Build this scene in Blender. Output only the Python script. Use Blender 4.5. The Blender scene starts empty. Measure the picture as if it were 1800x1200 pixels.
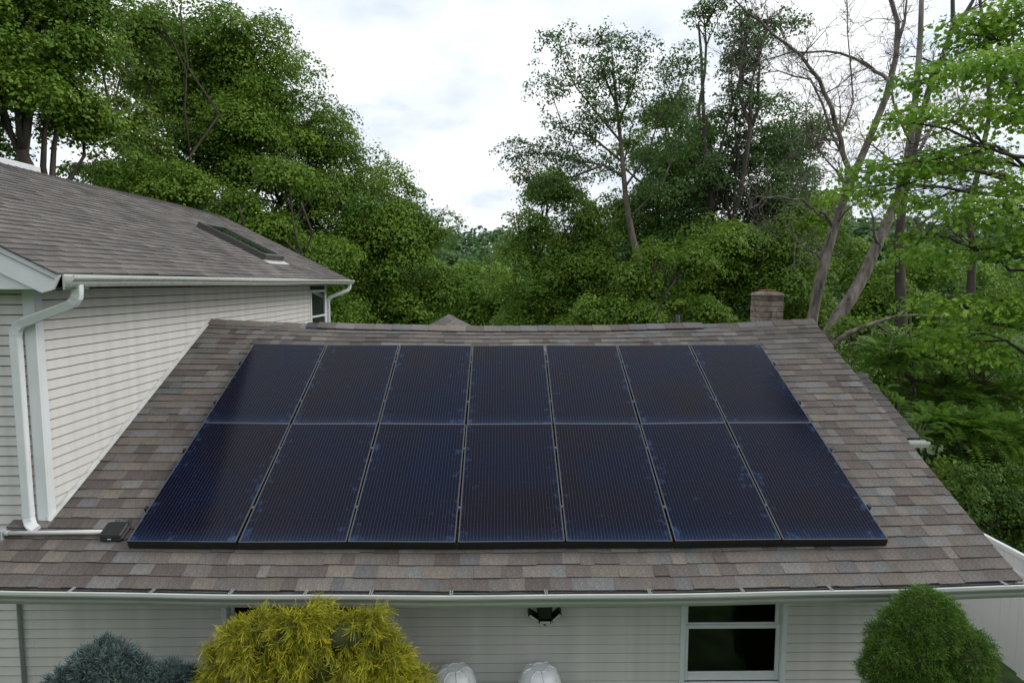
import bpy, math, random
import numpy as np
from mathutils import Matrix, Vector

random.seed(7)
RNG = np.random.default_rng(11)
scene = bpy.context.scene
COL = scene.collection

# ------------------------------------------------------------------ camera
YAW, PITCH, ROLL = 0.0140, 0.0934, -0.0018
CAM = np.array([-0.077, -5.860, 2.483])
F_PX = 1100.0 / 1800.0
_f = np.array([math.sin(YAW) * math.cos(PITCH), math.cos(YAW) * math.cos(PITCH), -math.sin(PITCH)])
_r = np.array([math.cos(YAW), -math.sin(YAW), 0.0])
_d = np.cross(_f, _r)
_r, _d = math.cos(ROLL) * _r + math.sin(ROLL) * _d, -math.sin(ROLL) * _r + math.cos(ROLL) * _d
cam_data = bpy.data.cameras.new("camera")
cam_data.sensor_width = 36.0
cam_data.lens = 36.0 * F_PX
cam_data.clip_start = 0.1
cam_data.clip_end = 3000.0
cam = bpy.data.objects.new("camera", cam_data)
cam.matrix_world = Matrix(((_r[0], -_d[0], -_f[0], CAM[0]), (_r[1], -_d[1], -_f[1], CAM[1]),
                           (_r[2], -_d[2], -_f[2], CAM[2]), (0, 0, 0, 1)))
COL.objects.link(cam)
scene.camera = cam

# ------------------------------------------------------------------ sky and light
SUN_EL, SUN_AZ = math.radians(38), math.radians(97)     # azimuth measured from +Y clockwise
world = bpy.data.worlds.new("World")
scene.world = world
world.use_nodes = True
nt = world.node_tree
nt.nodes.clear()
def wn(t, **kw):
    n = nt.nodes.new(t)
    for k, v in kw.items():
        setattr(n, k, v)
    return n
w_out = wn("ShaderNodeOutputWorld")
w_sky = wn("ShaderNodeTexSky", sky_type='NISHITA', sun_disc=False, sun_elevation=SUN_EL, sun_rotation=SUN_AZ)
w_bg1 = wn("ShaderNodeBackground"); w_bg1.inputs[1].default_value = 0.13
w_bg2 = wn("ShaderNodeBackground"); w_bg2.inputs[1].default_value = 1.0
w_mix = wn("ShaderNodeMixShader")
w_tc = wn("ShaderNodeTexCoord")
w_sep = wn("ShaderNodeSeparateXYZ")
w_add = wn("ShaderNodeMath", operation='ADD'); w_add.inputs[1].default_value = 0.22
w_max = wn("ShaderNodeMath", operation='MAXIMUM'); w_max.inputs[1].default_value = 0.12
w_dx = wn("ShaderNodeMath", operation='DIVIDE'); w_dy = wn("ShaderNodeMath", operation='DIVIDE')
w_cmb = wn("ShaderNodeCombineXYZ")
w_n1 = wn("ShaderNodeTexNoise"); w_n1.inputs["Scale"].default_value = 1.5; w_n1.inputs["Detail"].default_value = 7; w_n1.inputs["Roughness"].default_value = 0.55
w_n2 = wn("ShaderNodeTexNoise"); w_n2.inputs["Scale"].default_value = 2.3; w_n2.inputs["Detail"].default_value = 6
w_r1 = wn("ShaderNodeValToRGB")
w_r1.color_ramp.elements[0].position = 0.30; w_r1.color_ramp.elements[0].color = (0.44, 0.51, 0.58, 1)
w_r1.color_ramp.elements[1].position = 0.58; w_r1.color_ramp.elements[1].color = (0.79, 0.80, 0.81, 1)
_e = w_r1.color_ramp.elements.new(0.46); _e.color = (0.645, 0.685, 0.73, 1)
w_r2 = wn("ShaderNodeValToRGB")
w_r2.color_ramp.elements[0].position = 0.27; w_r2.color_ramp.elements[0].color = (0.55, 0.55, 0.55, 1)
w_r2.color_ramp.elements[1].position = 0.40; w_r2.color_ramp.elements[1].color = (1, 1, 1, 1)
L = nt.links.new
L(w_tc.outputs["Generated"], w_sep.inputs[0])
L(w_sep.outputs[2], w_add.inputs[0]); L(w_add.outputs[0], w_max.inputs[0])
L(w_sep.outputs[0], w_dx.inputs[0]); L(w_max.outputs[0], w_dx.inputs[1])
L(w_sep.outputs[1], w_dy.inputs[0]); L(w_max.outputs[0], w_dy.inputs[1])
L(w_dx.outputs[0], w_cmb.inputs[0]); L(w_dy.outputs[0], w_cmb.inputs[1])
L(w_cmb.outputs[0], w_n1.inputs["Vector"]); L(w_cmb.outputs[0], w_n2.inputs["Vector"])
L(w_n1.outputs[0], w_r1.inputs[0]); L(w_n2.outputs[0], w_r2.inputs[0])
L(w_sky.outputs[0], w_bg1.inputs[0]); L(w_r1.outputs[0], w_bg2.inputs[0])
L(w_r2.outputs[0], w_mix.inputs[0]); L(w_bg1.outputs[0], w_mix.inputs[1]); L(w_bg2.outputs[0], w_mix.inputs[2])
L(w_mix.outputs[0], w_out.inputs[0])

sun_data = bpy.data.lights.new("sun", 'SUN')
sun_data.energy = 1.1
sun_data.angle = math.radians(30)
sun_data.color = (1.0, 0.96, 0.9)
sun = bpy.data.objects.new("sun", sun_data)
_sd = Vector((math.sin(SUN_AZ) * math.cos(SUN_EL), math.cos(SUN_AZ) * math.cos(SUN_EL), math.sin(SUN_EL)))
sun.rotation_euler = _sd.to_track_quat('Z', 'Y').to_euler()
COL.objects.link(sun)

scene.view_settings.view_transform = 'Standard'
scene.view_settings.look = 'None'
scene.view_settings.exposure = 0.58
scene.view_settings.gamma = 1.0
scene.view_settings.use_curve_mapping = False
scene.render.engine = 'CYCLES'
scene.cycles.max_bounces = 6
scene.cycles.transparent_max_bounces = 8
scene.cycles.use_denoising = True

def at(u, v, Y):
    """a point of the place at depth y = Y, found from its direction in the 1800x1200 photograph"""
    d = _r * (u - 900) / 1100.0 + _d * (v - 600) / 1100.0 + _f
    t = (Y - CAM[1]) / d[1]
    return CAM + t * d
def px_per_m(Y):
    return 1100.0 / (Y - CAM[1])
def project(P):
    q = np.asarray(P, float) - CAM
    z = q @ _f
    return 900 + 1100 * (q @ _r) / z, 600 + 1100 * (q @ _d) / z

# ------------------------------------------------------------------ materials
def newmat(name):
    m = bpy.data.materials.new(name)
    m.use_nodes = True
    n = m.node_tree.nodes
    return m, n, m.node_tree.links, n["Principled BSDF"]
def plain(name, col, rough=0.6, metal=0.0, noise=0.0, nscale=8.0, bump=0.0, bscale=60.0, spec=0.5, stretch=None):
    m, n, l, b = newmat(name)
    b.inputs["Roughness"].default_value = rough
    b.inputs["Metallic"].default_value = metal
    b.inputs["Specular IOR Level"].default_value = spec
    b.inputs["Base Color"].default_value = (*col, 1)
    tc = n.new("ShaderNodeTexCoord")
    src = tc.outputs["Object"]
    if stretch:
        mp = n.new("ShaderNodeMapping"); mp.inputs["Scale"].default_value = stretch
        l.new(src, mp.inputs[0]); src = mp.outputs[0]
    if noise:
        t = n.new("ShaderNodeTexNoise"); t.inputs["Scale"].default_value = nscale; t.inputs["Detail"].default_value = 6
        l.new(src, t.inputs["Vector"])
        r = n.new("ShaderNodeMapRange"); r.inputs[1].default_value = 0.3; r.inputs[2].default_value = 0.7
        r.inputs[3].default_value = 1 - noise; r.inputs[4].default_value = 1 + noise
        l.new(t.outputs[0], r.inputs[0])
        mx = n.new("ShaderNodeMix"); mx.data_type = 'RGBA'; mx.blend_type = 'MULTIPLY'; mx.inputs[0].default_value = 1
        mx.inputs[6].default_value = (*col, 1)
        l.new(r.outputs[0], mx.inputs[7]); l.new(mx.outputs[2], b.inputs["Base Color"])
    if bump:
        t2 = n.new("ShaderNodeTexNoise"); t2.inputs["Scale"].default_value = bscale; t2.inputs["Detail"].default_value = 4
        l.new(src, t2.inputs["Vector"])
        bp = n.new("ShaderNodeBump"); bp.inputs["Strength"].default_value = bump; bp.inputs["Distance"].default_value = 0.01
        l.new(t2.outputs[0], bp.inputs["Height"]); l.new(bp.outputs[0], b.inputs["Normal"])
    return m
def tinted(name, rough, noise, nscale, bump=0.0, bscale=300, transl=0.0, big=0.0, bigscale=0.8, spec=0.3):
    """base colour from the colour attribute 'tint' with fine grain"""
    m, n, l, b = newmat(name)
    a = n.new("ShaderNodeAttribute"); a.attribute_name = "tint"
    tc = n.new("ShaderNodeTexCoord")
    col = a.outputs["Color"]
    def mul(col, sc, amt, det=3):
        t = n.new("ShaderNodeTexNoise"); t.inputs["Scale"].default_value = sc; t.inputs["Detail"].default_value = det
        l.new(tc.outputs["Object"], t.inputs["Vector"])
        r = n.new("ShaderNodeMapRange"); r.inputs[1].default_value = 0.3; r.inputs[2].default_value = 0.7
        r.inputs[3].default_value = 1 - amt; r.inputs[4].default_value = 1 + amt
        l.new(t.outputs[0], r.inputs[0])
        mx = n.new("ShaderNodeMix"); mx.data_type = 'RGBA'; mx.blend_type = 'MULTIPLY'; mx.inputs[0].default_value = 1
        l.new(col, mx.inputs[6]); l.new(r.outputs[0], mx.inputs[7])
        return mx.outputs[2]
    if noise: col = mul(col, nscale, noise)
    if big: col = mul(col, bigscale, big, 5)
    l.new(col, b.inputs["Base Color"])
    b.inputs["Roughness"].default_value = rough
    b.inputs["Specular IOR Level"].default_value = spec
    if bump:
        t2 = n.new("ShaderNodeTexNoise"); t2.inputs["Scale"].default_value = bscale
        l.new(tc.outputs["Object"], t2.inputs["Vector"])
        bp = n.new("ShaderNodeBump"); bp.inputs["Strength"].default_value = bump; bp.inputs["Distance"].default_value = 0.004
        l.new(t2.outputs[0], bp.inputs["Height"]); l.new(bp.outputs[0], b.inputs["Normal"])
    if transl:
        tr = n.new("ShaderNodeBsdfTranslucent"); l.new(col, tr.inputs[0])
        ms = n.new("ShaderNodeMixShader"); ms.inputs[0].default_value = transl
        l.new(b.outputs[0], ms.inputs[1]); l.new(tr.outputs[0], ms.inputs[2])
        l.new(ms.outputs[0], n["Material Output"].inputs[0])
    return m

M = {}
M['shingle'] = tinted('asphalt_shingle', 0.95, 0.42, 105, 0.5, 350, big=0.16, bigscale=1.3, spec=0.15)
M['old_shingle'] = tinted('weathered_shingle', 0.95, 0.25, 80, 0.4, 300, big=0.22, bigscale=0.9, spec=0.15)
M['siding'] = plain('vinyl_siding', (0.625, 0.61, 0.585), 0.5, noise=0.09, nscale=2.5, spec=0.3, stretch=(2, 2, 0.35))
M['trim'] = plain('white_trim', (0.70, 0.73, 0.74), 0.45, noise=0.05, nscale=3, spec=0.4)
M['gutter'] = plain('gutter_metal', (0.58, 0.60, 0.58), 0.32, noise=0.10, nscale=5, spec=0.6, stretch=(0.5, 6, 6))
M['gutter_shade_face'] = plain('gutter_shaded', (0.36, 0.385, 0.35), 0.45, noise=0.15, nscale=4, spec=0.4, stretch=(0.4, 5, 5))  # darker copy of the gutter colour: shade painted on the front face
M['lap_shadow_backing'] = plain('lap_shadow_backing', (0.04, 0.038, 0.036), 0.9)  # wall backing blackened to paint the lap shadow lines seen through the slots
M['gutter_liner'] = plain('trough_liner', (0.05, 0.045, 0.035), 0.95, noise=0.5, nscale=12)
M['bracket'] = plain('bright_bracket', (0.75, 0.76, 0.76), 0.25, metal=0.7)
M['deck'] = plain('roof_felt', (0.02, 0.019, 0.018), 0.95)
M['flash'] = plain('flashing_metal', (0.55, 0.56, 0.55), 0.45, noise=0.1)
M['frame'] = plain('anodised_frame', (0.10, 0.105, 0.112), 0.42, metal=0.6)
M['frame_side'] = plain('black_frame', (0.012, 0.012, 0.013), 0.5)
M['black'] = plain('black_plastic', (0.012, 0.013, 0.014), 0.45, noise=0.3, nscale=20)
M['greypipe'] = plain('grey_conduit', (0.36, 0.38, 0.39), 0.45)
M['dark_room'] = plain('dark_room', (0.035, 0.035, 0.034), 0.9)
M['lamp_glass'] = plain('frosted_lamp', (0.6, 0.62, 0.6), 0.3)
M['tank'] = plain('white_plastic', (0.72, 0.74, 0.77), 0.35, noise=0.04, nscale=6)
M['fence'] = plain('vinyl_fence', (0.82, 0.82, 0.85), 0.35, noise=0.03, nscale=2)
M['grass'] = plain('lawn', (0.045, 0.085, 0.02), 0.95, noise=0.5, nscale=3, bump=0.6, bscale=40)
M['mulch'] = plain('mulch', (0.05, 0.032, 0.02), 0.95, noise=0.6, nscale=25, bump=0.8, bscale=50)
M['hill'] = plain('hill_cover', (0.03, 0.06, 0.02), 0.95, noise=0.5, nscale=0.05)
M['bark'] = plain('bark', (0.13, 0.105, 0.085), 0.95, noise=0.45, nscale=6, bump=0.9, bscale=18, stretch=(1, 1, 0.25))
M['bark_dark'] = plain('dark_bark', (0.055, 0.045, 0.036), 0.95, noise=0.4, nscale=5, bump=0.8, bscale=14, stretch=(1, 1, 0.3))
M['bark_grey'] = plain('dead_wood', (0.145, 0.125, 0.108), 0.95, noise=0.75, nscale=7, bump=1.0, bscale=22, stretch=(1, 1, 0.2))
M['leaf'] = tinted('leaf', 0.55, 0, 1, transl=0.35, spec=0.35)
M['needle'] = tinted('needle', 0.6, 0, 1, transl=0.15, spec=0.25)
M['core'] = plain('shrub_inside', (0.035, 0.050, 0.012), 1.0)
M['block'] = tinted('concrete_block', 0.95, 0.35, 14, 0.6, 60, big=0.3, bigscale=5)
M['rust'] = plain('rusty_clay', (0.26, 0.085, 0.045), 0.9, noise=0.4, nscale=14)
M['skyframe'] = plain('skylight_frame', (0.07, 0.065, 0.062), 0.45, metal=0.3)

def glass_mat(name, tint, rough=0.03):
    m, n, l, b = newmat(name)
    gl = n.new("ShaderNodeBsdfGlossy"); gl.inputs["Roughness"].default_value = rough; gl.inputs["Color"].default_value = (1, 1, 1, 1)
    tr = n.new("ShaderNodeBsdfTransparent"); tr.inputs[0].default_value = (*tint, 1)
    fr = n.new("ShaderNodeFresnel"); fr.inputs[0].default_value = 1.5
    ms = n.new("ShaderNodeMixShader")
    l.new(fr.outputs[0], ms.inputs[0]); l.new(tr.outputs[0], ms.inputs[1]); l.new(gl.outputs[0], ms.inputs[2])
    l.new(ms.outputs[0], n["Material Output"].inputs[0])
    return m
M['pane'] = glass_mat('window_glass', (0.35, 0.38, 0.36))

def panel_mat():
    m, n, l, b = newmat('solar_cells')
    tc = n.new("ShaderNodeTexCoord")
    sp = n.new("ShaderNodeSeparateXYZ"); l.new(tc.outputs["Object"], sp.inputs[0])
    def math_(op, a, bb=None, c=None):
        x = n.new("ShaderNodeMath"); x.operation = op
        for i, q in enumerate((a, bb, c)):
            if q is None: continue
            if isinstance(q, (int, float)): x.inputs[i].default_value = q
            else: l.new(q, x.inputs[i])
        return x.outputs[0]
    def line(src, pitch, half, off=0.0):
        t = math_('ADD', src, 10 * pitch + off)
        fr = math_('PINGPONG', t, pitch / 2)
        return math_('LESS_THAN', fr, half)
    bus = line(sp.outputs[0], 0.0336, 0.0011)
    fing = line(sp.outputs[1], 0.0845, 0.0016)
    dash = math_('MULTIPLY', fing, line(sp.outputs[0], 0.0336, 0.0050))
    cellgap = line(sp.outputs[0], 0.168, 0.0013, 0.084)
    # colour of the silicon, uneven from panel to panel
    oi = n.new("ShaderNodeObjectInfo")
    vec = n.new("ShaderNodeVectorMath"); vec.operation = 'ADD'
    l.new(tc.outputs["Object"], vec.inputs[0])
    cx = n.new("ShaderNodeCombineXYZ"); l.new(math_('MULTIPLY', oi.outputs["Random"], 37.0), cx.inputs[2])
    l.new(cx.outputs[0], vec.inputs[1])
    nz = n.new("ShaderNodeTexNoise"); nz.inputs["Scale"].default_value = 1.1; nz.inputs["Detail"].default_value = 3
    l.new(vec.outputs[0], nz.inputs["Vector"])
    rp = n.new("ShaderNodeValToRGB")
    rp.color_ramp.elements[0].position = 0.3; rp.color_ramp.elements[0].color = (0.0020, 0.0060, 0.0215, 1)
    rp.color_ramp.elements[1].position = 0.7; rp.color_ramp.elements[1].color = (0.0066, 0.0045, 0.0100, 1)
    l.new(nz.outputs[0], rp.inputs[0])
    # smears: handling marks along the long edges and a few spots
    n2 = n.new("ShaderNodeTexNoise"); n2.inputs["Scale"].default_value = 10.0; n2.inputs["Detail"].default_value = 5; n2.inputs["Roughness"].default_value = 0.62
    l.new(vec.outputs[0], n2.inputs["Vector"])
    edge = math_('ABSOLUTE', sp.outputs[0])
    edge = math_('SUBTRACT', edge, 0.33)
    edge = math_('MULTIPLY', math_('MAXIMUM', edge, 0.0), 0.85)
    low = math_('MULTIPLY', math_('MAXIMUM', math_('SUBTRACT', -0.74, sp.outputs[1]), 0.0), 0.6)
    s = math_('ADD', math_('ADD', n2.outputs[0], edge), low)
    rs = n.new("ShaderNodeMapRange"); rs.inputs[1].default_value = 0.66; rs.inputs[2].default_value = 0.86
    l.new(s, rs.inputs[0])
    smear = math_('ADD', math_('MULTIPLY', rs.outputs[0], 0.55), math_('MULTIPLY', math_('POWER', math_('MAXIMUM', math_('MULTIPLY', math_('SUBTRACT', -0.60, sp.outputs[1]), 3.4), 0.0), 3.0), 0.22))
    def mix(fac, a, bcol):
        x = n.new("ShaderNodeMix"); x.data_type = 'RGBA'
        if isinstance(fac, float): x.inputs[0].default_value = fac
        else: l.new(fac, x.inputs[0])
        if isinstance(a, tuple): x.inputs[6].default_value = a
        else: l.new(a, x.inputs[6])
        x.inputs[7].default_value = bcol
        return x.outputs[2]
    c = mix(smear, rp.outputs[0], (0.035, 0.085, 0.20, 1))
    c = mix(math_('MULTIPLY', bus, 0.42), c, (0.13, 0.14, 0.18, 1))
    c = mix(math_('MULTIPLY', cellgap, 0.6), c, (0.006, 0.006, 0.008, 1))
    c = mix(math_('MULTIPLY', dash, 0.06), c, (0.22, 0.21, 0.20, 1))
    l.new(c, b.inputs["Base Color"])
    b.inputs["Roughness"].default_value = 0.16
    b.inputs["IOR"].default_value = 1.19
    return m
M['cells'] = panel_mat()

# ------------------------------------------------------------------ mesh helpers
def link(o, parent=None):
    COL.objects.link(o)
    if parent is not None:
        o.parent = parent
    return o
def tag(o, label=None, cat=None, group=None, kind=None):
    if label: o["label"] = label
    if cat: o["category"] = cat
    if group: o["group"] = group
    if kind: o["kind"] = kind
    return o
def empty(name, loc=(0, 0, 0), rot=(0, 0, 0)):
    o = bpy.data.objects.new(name, None)
    o.location = loc; o.rotation_euler = rot
    o.empty_display_size = 0.2
    return link(o)
def bulk(name, V, Fq, mat, parent=None, tint=None, smooth=False, n=4):
    """mesh from arrays: V (k,3), Fq (m,n) vertex ids, tint (k,3)"""
    V = np.ascontiguousarray(V, dtype=np.float32); Fq = np.ascontiguousarray(Fq, dtype=np.int32)
    me = bpy.data.meshes.new(name)
    me.vertices.add(len(V)); me.vertices.foreach_set("co", V.ravel())
    me.loops.add(Fq.size); me.loops.foreach_set("vertex_index", Fq.ravel())
    me.polygons.add(len(Fq))
    me.polygons.foreach_set("loop_start", np.arange(0, Fq.size, Fq.shape[1], dtype=np.int32))
    me.polygons.foreach_set("loop_total", np.full(len(Fq), Fq.shape[1], dtype=np.int32))
    if smooth:
        me.polygons.foreach_set("use_smooth", np.ones(len(Fq), dtype=bool))
    me.update(calc_edges=True)
    if tint is not None:
        ca = me.color_attributes.new("tint", 'FLOAT_COLOR', 'POINT')
        T = np.ones((len(V), 4), dtype=np.float32); T[:, :3] = tint
        ca.data.foreach_set("color", T.ravel())
    me.materials.append(mat)
    return link(bpy.data.objects.new(name, me), parent)

class MB:
    def __init__(self):
        self.v, self.f, self.c, self.sm = [], [], [], []
    def add(self, verts, faces, tint=None, smooth=False):
        k = len(self.v)
        self.v += [tuple(map(float, p)) for p in verts]
        self.f += [tuple(i + k for i in f) for f in faces]
        self.c += [tint or (1, 1, 1)] * len(verts)
        self.sm += [smooth] * len(faces)
        return self
    def box(self, lo, hi, tint=None, rot=None, org=(0, 0, 0)):
        (x0, y0, z0), (x1, y1, z1) = lo, hi
        vs = [(x0, y0, z0), (x1, y0, z0), (x1, y1, z0), (x0, y1, z0), (x0, y0, z1), (x1, y0, z1), (x1, y1, z1), (x0, y1, z1)]
        if rot is not None:
            vs = [tuple(Vector(org) + rot @ Vector(p)) for p in vs]
        return self.add(vs, [(0, 3, 2, 1), (4, 5, 6, 7), (0, 1, 5, 4), (1, 2, 6, 5), (2, 3, 7, 6), (3, 0, 4, 7)], tint)
    def bevbox(self, lo, hi, b):
        """box with chamfered edges"""
        (x0, y0, z0), (x1, y1, z1) = lo, hi
        vs, idx = [], {}
        for i, x in enumerate((x0, x1)):
            for j, y in enumerate((y0, y1)):
                for k, z in enumerate((z0, z1)):
                    sx, sy, sz = (1 - 2 * i) * b, (1 - 2 * j) * b, (1 - 2 * k) * b
                    idx[i, j, k] = len(vs)
                    vs += [(x, y + sy, z + sz), (x + sx, y, z + sz), (x + sx, y + sy, z)]
        q = lambda c, a: idx[c] + a
        fs = []
        for s in (0, 1):
            fs.append([q((s, 0, 0), 0), q((s, 1, 0), 0), q((s, 1, 1), 0), q((s, 0, 1), 0)])
            fs.append([q((0, s, 0), 1), q((1, s, 0), 1), q((1, s, 1), 1), q((0, s, 1), 1)])
            fs.append([q((0, 0, s), 2), q((1, 0, s), 2), q((1, 1, s), 2), q((0, 1, s), 2)])
        for a in (0, 1):
            for c in (0, 1):
                fs.append([q((0, a, c), 1), q((1, a, c), 1), q((1, a, c), 2), q((0, a, c), 2)])
                fs.append([q((a, 0, c), 0), q((a, 1, c), 0), q((a, 1, c), 2), q((a, 0, c), 2)])
                fs.append([q((a, c, 0), 0), q((a, c, 1), 0), q((a, c, 1), 1), q((a, c, 0), 1)])
        for c in idx:
            fs.append([q(c, 0), q(c, 1), q(c, 2)])
        return self.add(vs, fs)
    def tube(self, pts, radii, sides=8, cap=True, tint=None, squash=None):
        pts = [Vector(p) for p in pts]
        if isinstance(radii, (int, float)): radii = [radii] * len(pts)
        vs, fs = [], []
        ref = Vector((0.13, 0.31, 0.94))
        for i, p in enumerate(pts):
            t = (pts[min(i + 1, len(pts) - 1)] - pts[max(i - 1, 0)]).normalized()
            a = t.cross(ref)
            if a.length < 0.05: a = t.cross(Vector((1, 0, 0)))
            a.normalize(); b = t.cross(a)
            if i and a.dot(pa) < 0: a, b = -a, -b
            pa = a
            for k in range(sides):
                th = 2 * math.pi * k / sides
                vs.append(p + (a * math.cos(th) + b * math.sin(th)) * radii[i])
        for i in range(len(pts) - 1):
            for k in range(sides):
                k2 = (k + 1) % sides
                fs.append((i * sides + k, i * sides + k2, (i + 1) * sides + k2, (i + 1) * sides + k))
        if cap:
            fs.append(tuple(range(sides))[::-1]); fs.append(tuple(range((len(pts) - 1) * sides, len(pts) * sides)))
        return self.add(vs, fs, tint, smooth=True)
    def sweep(self, prof, xs, fn):
        """closed profile [(y,z)] carried along stations xs; fn(x,y,z)->point"""
        n = len(prof); vs = []; fs = []
        for x in xs:
            vs += [fn(x, y, z) for y, z in prof]
        for i in range(len(xs) - 1):
            for k in range(n):
                k2 = (k + 1) % n
                fs.append((i * n + k, i * n + k2, (i + 1) * n + k2, (i + 1) * n + k))
        fs.append(tuple(range(n))[::-1]); fs.append(tuple(range((len(xs) - 1) * n, len(xs) * n)))
        return self.add(vs, fs)
    def lathe(self, prof, c, sides=24, tint=None):
        vs, fs = [], []
        for r, z in prof:
            for k in range(sides):
                a = 2 * math.pi * k / sides
                vs.append((c[0] + r * math.cos(a), c[1] + r * math.sin(a), c[2] + z))
        for i in range(len(prof) - 1):
            for k in range(sides):
                k2 = (k + 1) % sides
                fs.append((i * sides + k, i * sides + k2, (i + 1) * sides + k2, (i + 1) * sides + k))
        fs.append(tuple(range(sides))[::-1]); fs.append(tuple(range((len(prof) - 1) * sides, len(prof) * sides)))
        return self.add(vs, fs, tint, smooth=True)
    def mesh(self, name, mat, tint=False):
        me = bpy.data.meshes.new(name)
        me.from_pydata(self.v, [], self.f)
        me.polygons.foreach_set("use_smooth", self.sm)
        if tint:
            ca = me.color_attributes.new("tint", 'FLOAT_COLOR', 'POINT')
            ca.data.foreach_set("color", np.array([(*c, 1) for c in self.c], dtype=np.float32).ravel())
        me.materials.append(mat)
        return me
    def build(self, name, mat, parent=None, tint=False):
        return link(bpy.data.objects.new(name, self.mesh(name, mat, tint)), parent)

# ------------------------------------------------------------------ ground and hills
GZ = -2.85
def terrain_z(x, y):
    return GZ - 7.0 * (1 / (1 + np.exp(-(y - 34) / 7.0))) + 34.0 * (1 / (1 + np.exp(-(y - 270 + 0.35 * x) / 55.0)))
gx = np.concatenate([np.linspace(-900, -60, 15), np.linspace(-50, 50, 51), np.linspace(60, 900, 15)])
gy = np.concatenate([np.linspace(-300, -20, 8), np.linspace(-15, 60, 40), np.linspace(70, 1200, 40)])
X, Y = np.meshgrid(gx, gy)
V = np.stack([X, Y, terrain_z(X, Y)], -1).reshape(-1, 3)
nx_ = len(gx)
ii, jj = np.meshgrid(np.arange(len(gy) - 1), np.arange(nx_ - 1), indexing='ij')
b0 = (ii * nx_ + jj).ravel()
bulk('ground', V, np.stack([b0, b0 + 1, b0 + 1 + nx_, b0 + nx_], 1), M['grass'], smooth=True)
tag(bpy.data.objects['ground'], kind='structure')
mb = MB(); mb.box((-9, -1.9, GZ - 0.1), (6.7, 0.39, GZ + 0.03)); mb.box((4.44, 0.391, GZ - 0.1), (6.7, 4.5, GZ + 0.03))
tag(mb.build('planting_bed', M['mulch']), kind='structure')

# ------------------------------------------------------------------ shingles
PAL_NEW = [(0.133, 0.118, 0.108), (0.120, 0.105, 0.097), (0.153, 0.147, 0.141), (0.138, 0.138, 0.136), (0.156, 0.137, 0.119),
           (0.108, 0.094, 0.088), (0.147, 0.131, 0.119), (0.132, 0.121, 0.114)]
PAL_OLD = [(0.132, 0.122, 0.117), (0.143, 0.133, 0.127), (0.122, 0.113, 0.108), (0.154, 0.142, 0.135)]
def tab_verts(P, u0, u1, v0, v1, t, tu):
    return [P(u0, v0, -0.004), P(u1, v0, -0.004), P(u0, v0, t), P(u1, v0, t), P(u0, v1, tu), P(u1, v1, tu), P(u0, v1, -0.004), P(u1, v1, -0.004)]
TAB_F = [(0, 1, 3, 2), (2, 3, 5, 4), (0, 2, 4, 6), (1, 7, 5, 3)]
def lay_shingles(roof, P, rows, exposure, palette, widths, mat, hidden, top_n=290, thick=(0.009, 0.019), jitter=0.006, name='shingle'):
    """rows: list of (v0, u_start, u_end); P(u,v,h) -> world point. The largest in view become parts, the rest one joined part"""
    tabs = []
    for v0, us, ue in rows:
        u = us - random.random() * widths[1] * 0.6
        while u < ue:
            w = random.uniform(*widths) if widths[0] != widths[1] else widths[0] * random.uniform(0.98, 1.02)
            a, b = max(u, us), min(u + w - (0.004 if widths[0] == widths[1] else 0.0), ue)
            u += w
            if b - a < 0.03: continue
            t = random.uniform(*thick)
            vs = tab_verts(P, a, b, v0 + random.uniform(-jitter, jitter), v0 + exposure + 0.012, t, 0.002)
            c = random.choice(palette); k = random.uniform(0.82, 1.17)
            c = tuple(q * k for q in c)
            p = np.array([project(q) for q in (vs[2], vs[3], vs[5], vs[4])])
            area = 0.5 * abs(np.dot(p[:, 0], np.roll(p[:, 1], 1)) - np.dot(p[:, 1], np.roll(p[:, 0], 1)))
            ctr = p.mean(0)
            vis = 2 < ctr[0] < 1798 and 2 < ctr[1] < 1198 and not hidden((a + b) / 2, v0 + exposure / 2)
            tabs.append((area if vis else 0, vs, c))
    tabs.sort(key=lambda q: -q[0])
    n_ind = min(top_n, sum(1 for q in tabs if q[0] > 60))
    for area, vs, c in tabs[:n_ind]:
        o = np.mean(np.array(vs), 0)
        m = MB(); m.add([np.array(q) - o for q in vs], TAB_F, c)
        ob = m.build(name, mat, roof, tint=True); ob.location = o
    m = MB()
    for area, vs, c in tabs[n_ind:]:
        m.add(vs, TAB_F, c)
    tag(m.build(name + '_field', mat, roof, tint=True), kind='stuff')

# =================================================================== WING (low part with the solar roof)
wing = empty('house_wing', (0, 0.4, GZ))
tag(wing, 'low single-storey wing with cream siding and brown shingle roof under the solar panels', 'house')
def child(mbd, name, mat, parent, tint=False):
    """a part modelled in world coordinates under a thing placed at its own base"""
    o = mbd.build(name, mat, None, tint)
    o.parent = parent
    o.matrix_parent_inverse = parent.matrix_world.inverted() if parent.parent is None and parent.type == 'EMPTY' else Matrix()
    return o
bpy.context.view_layer.update()
SL = math.atan(0.5); CS, SN = math.cos(SL), math.sin(SL)
EAVE_Y, RIDGE_Y = -0.335, 4.10
SLOPE_LEN = (RIDGE_Y - EAVE_Y) / CS
def sag(x, y):
    k = max(0.0, 1 - (x / 4.95) ** 2)
    f = (y - EAVE_Y) / (RIDGE_Y - EAVE_Y)
    return -(0.022 + 0.01 * f + 0.12 * max(f, 0) ** 6) * k + 0.055 * (x / 4.95) ** 2 * max(0.0, 1 - f / 0.27) + 0.003 * math.sin(3.1 * x)
def roofP(u, v, h):
    if u > 3.75: u = u - 0.13 * (1 - v / SLOPE_LEN) * (u - 3.75) / 1.13      # the rake is not quite square to the eave
    y = EAVE_Y + v * CS - h * SN
    return (u, y, -0.145 + 0.5 * EAVE_Y + v * SN + h * CS + sag(u, EAVE_Y + v * CS))
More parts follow.
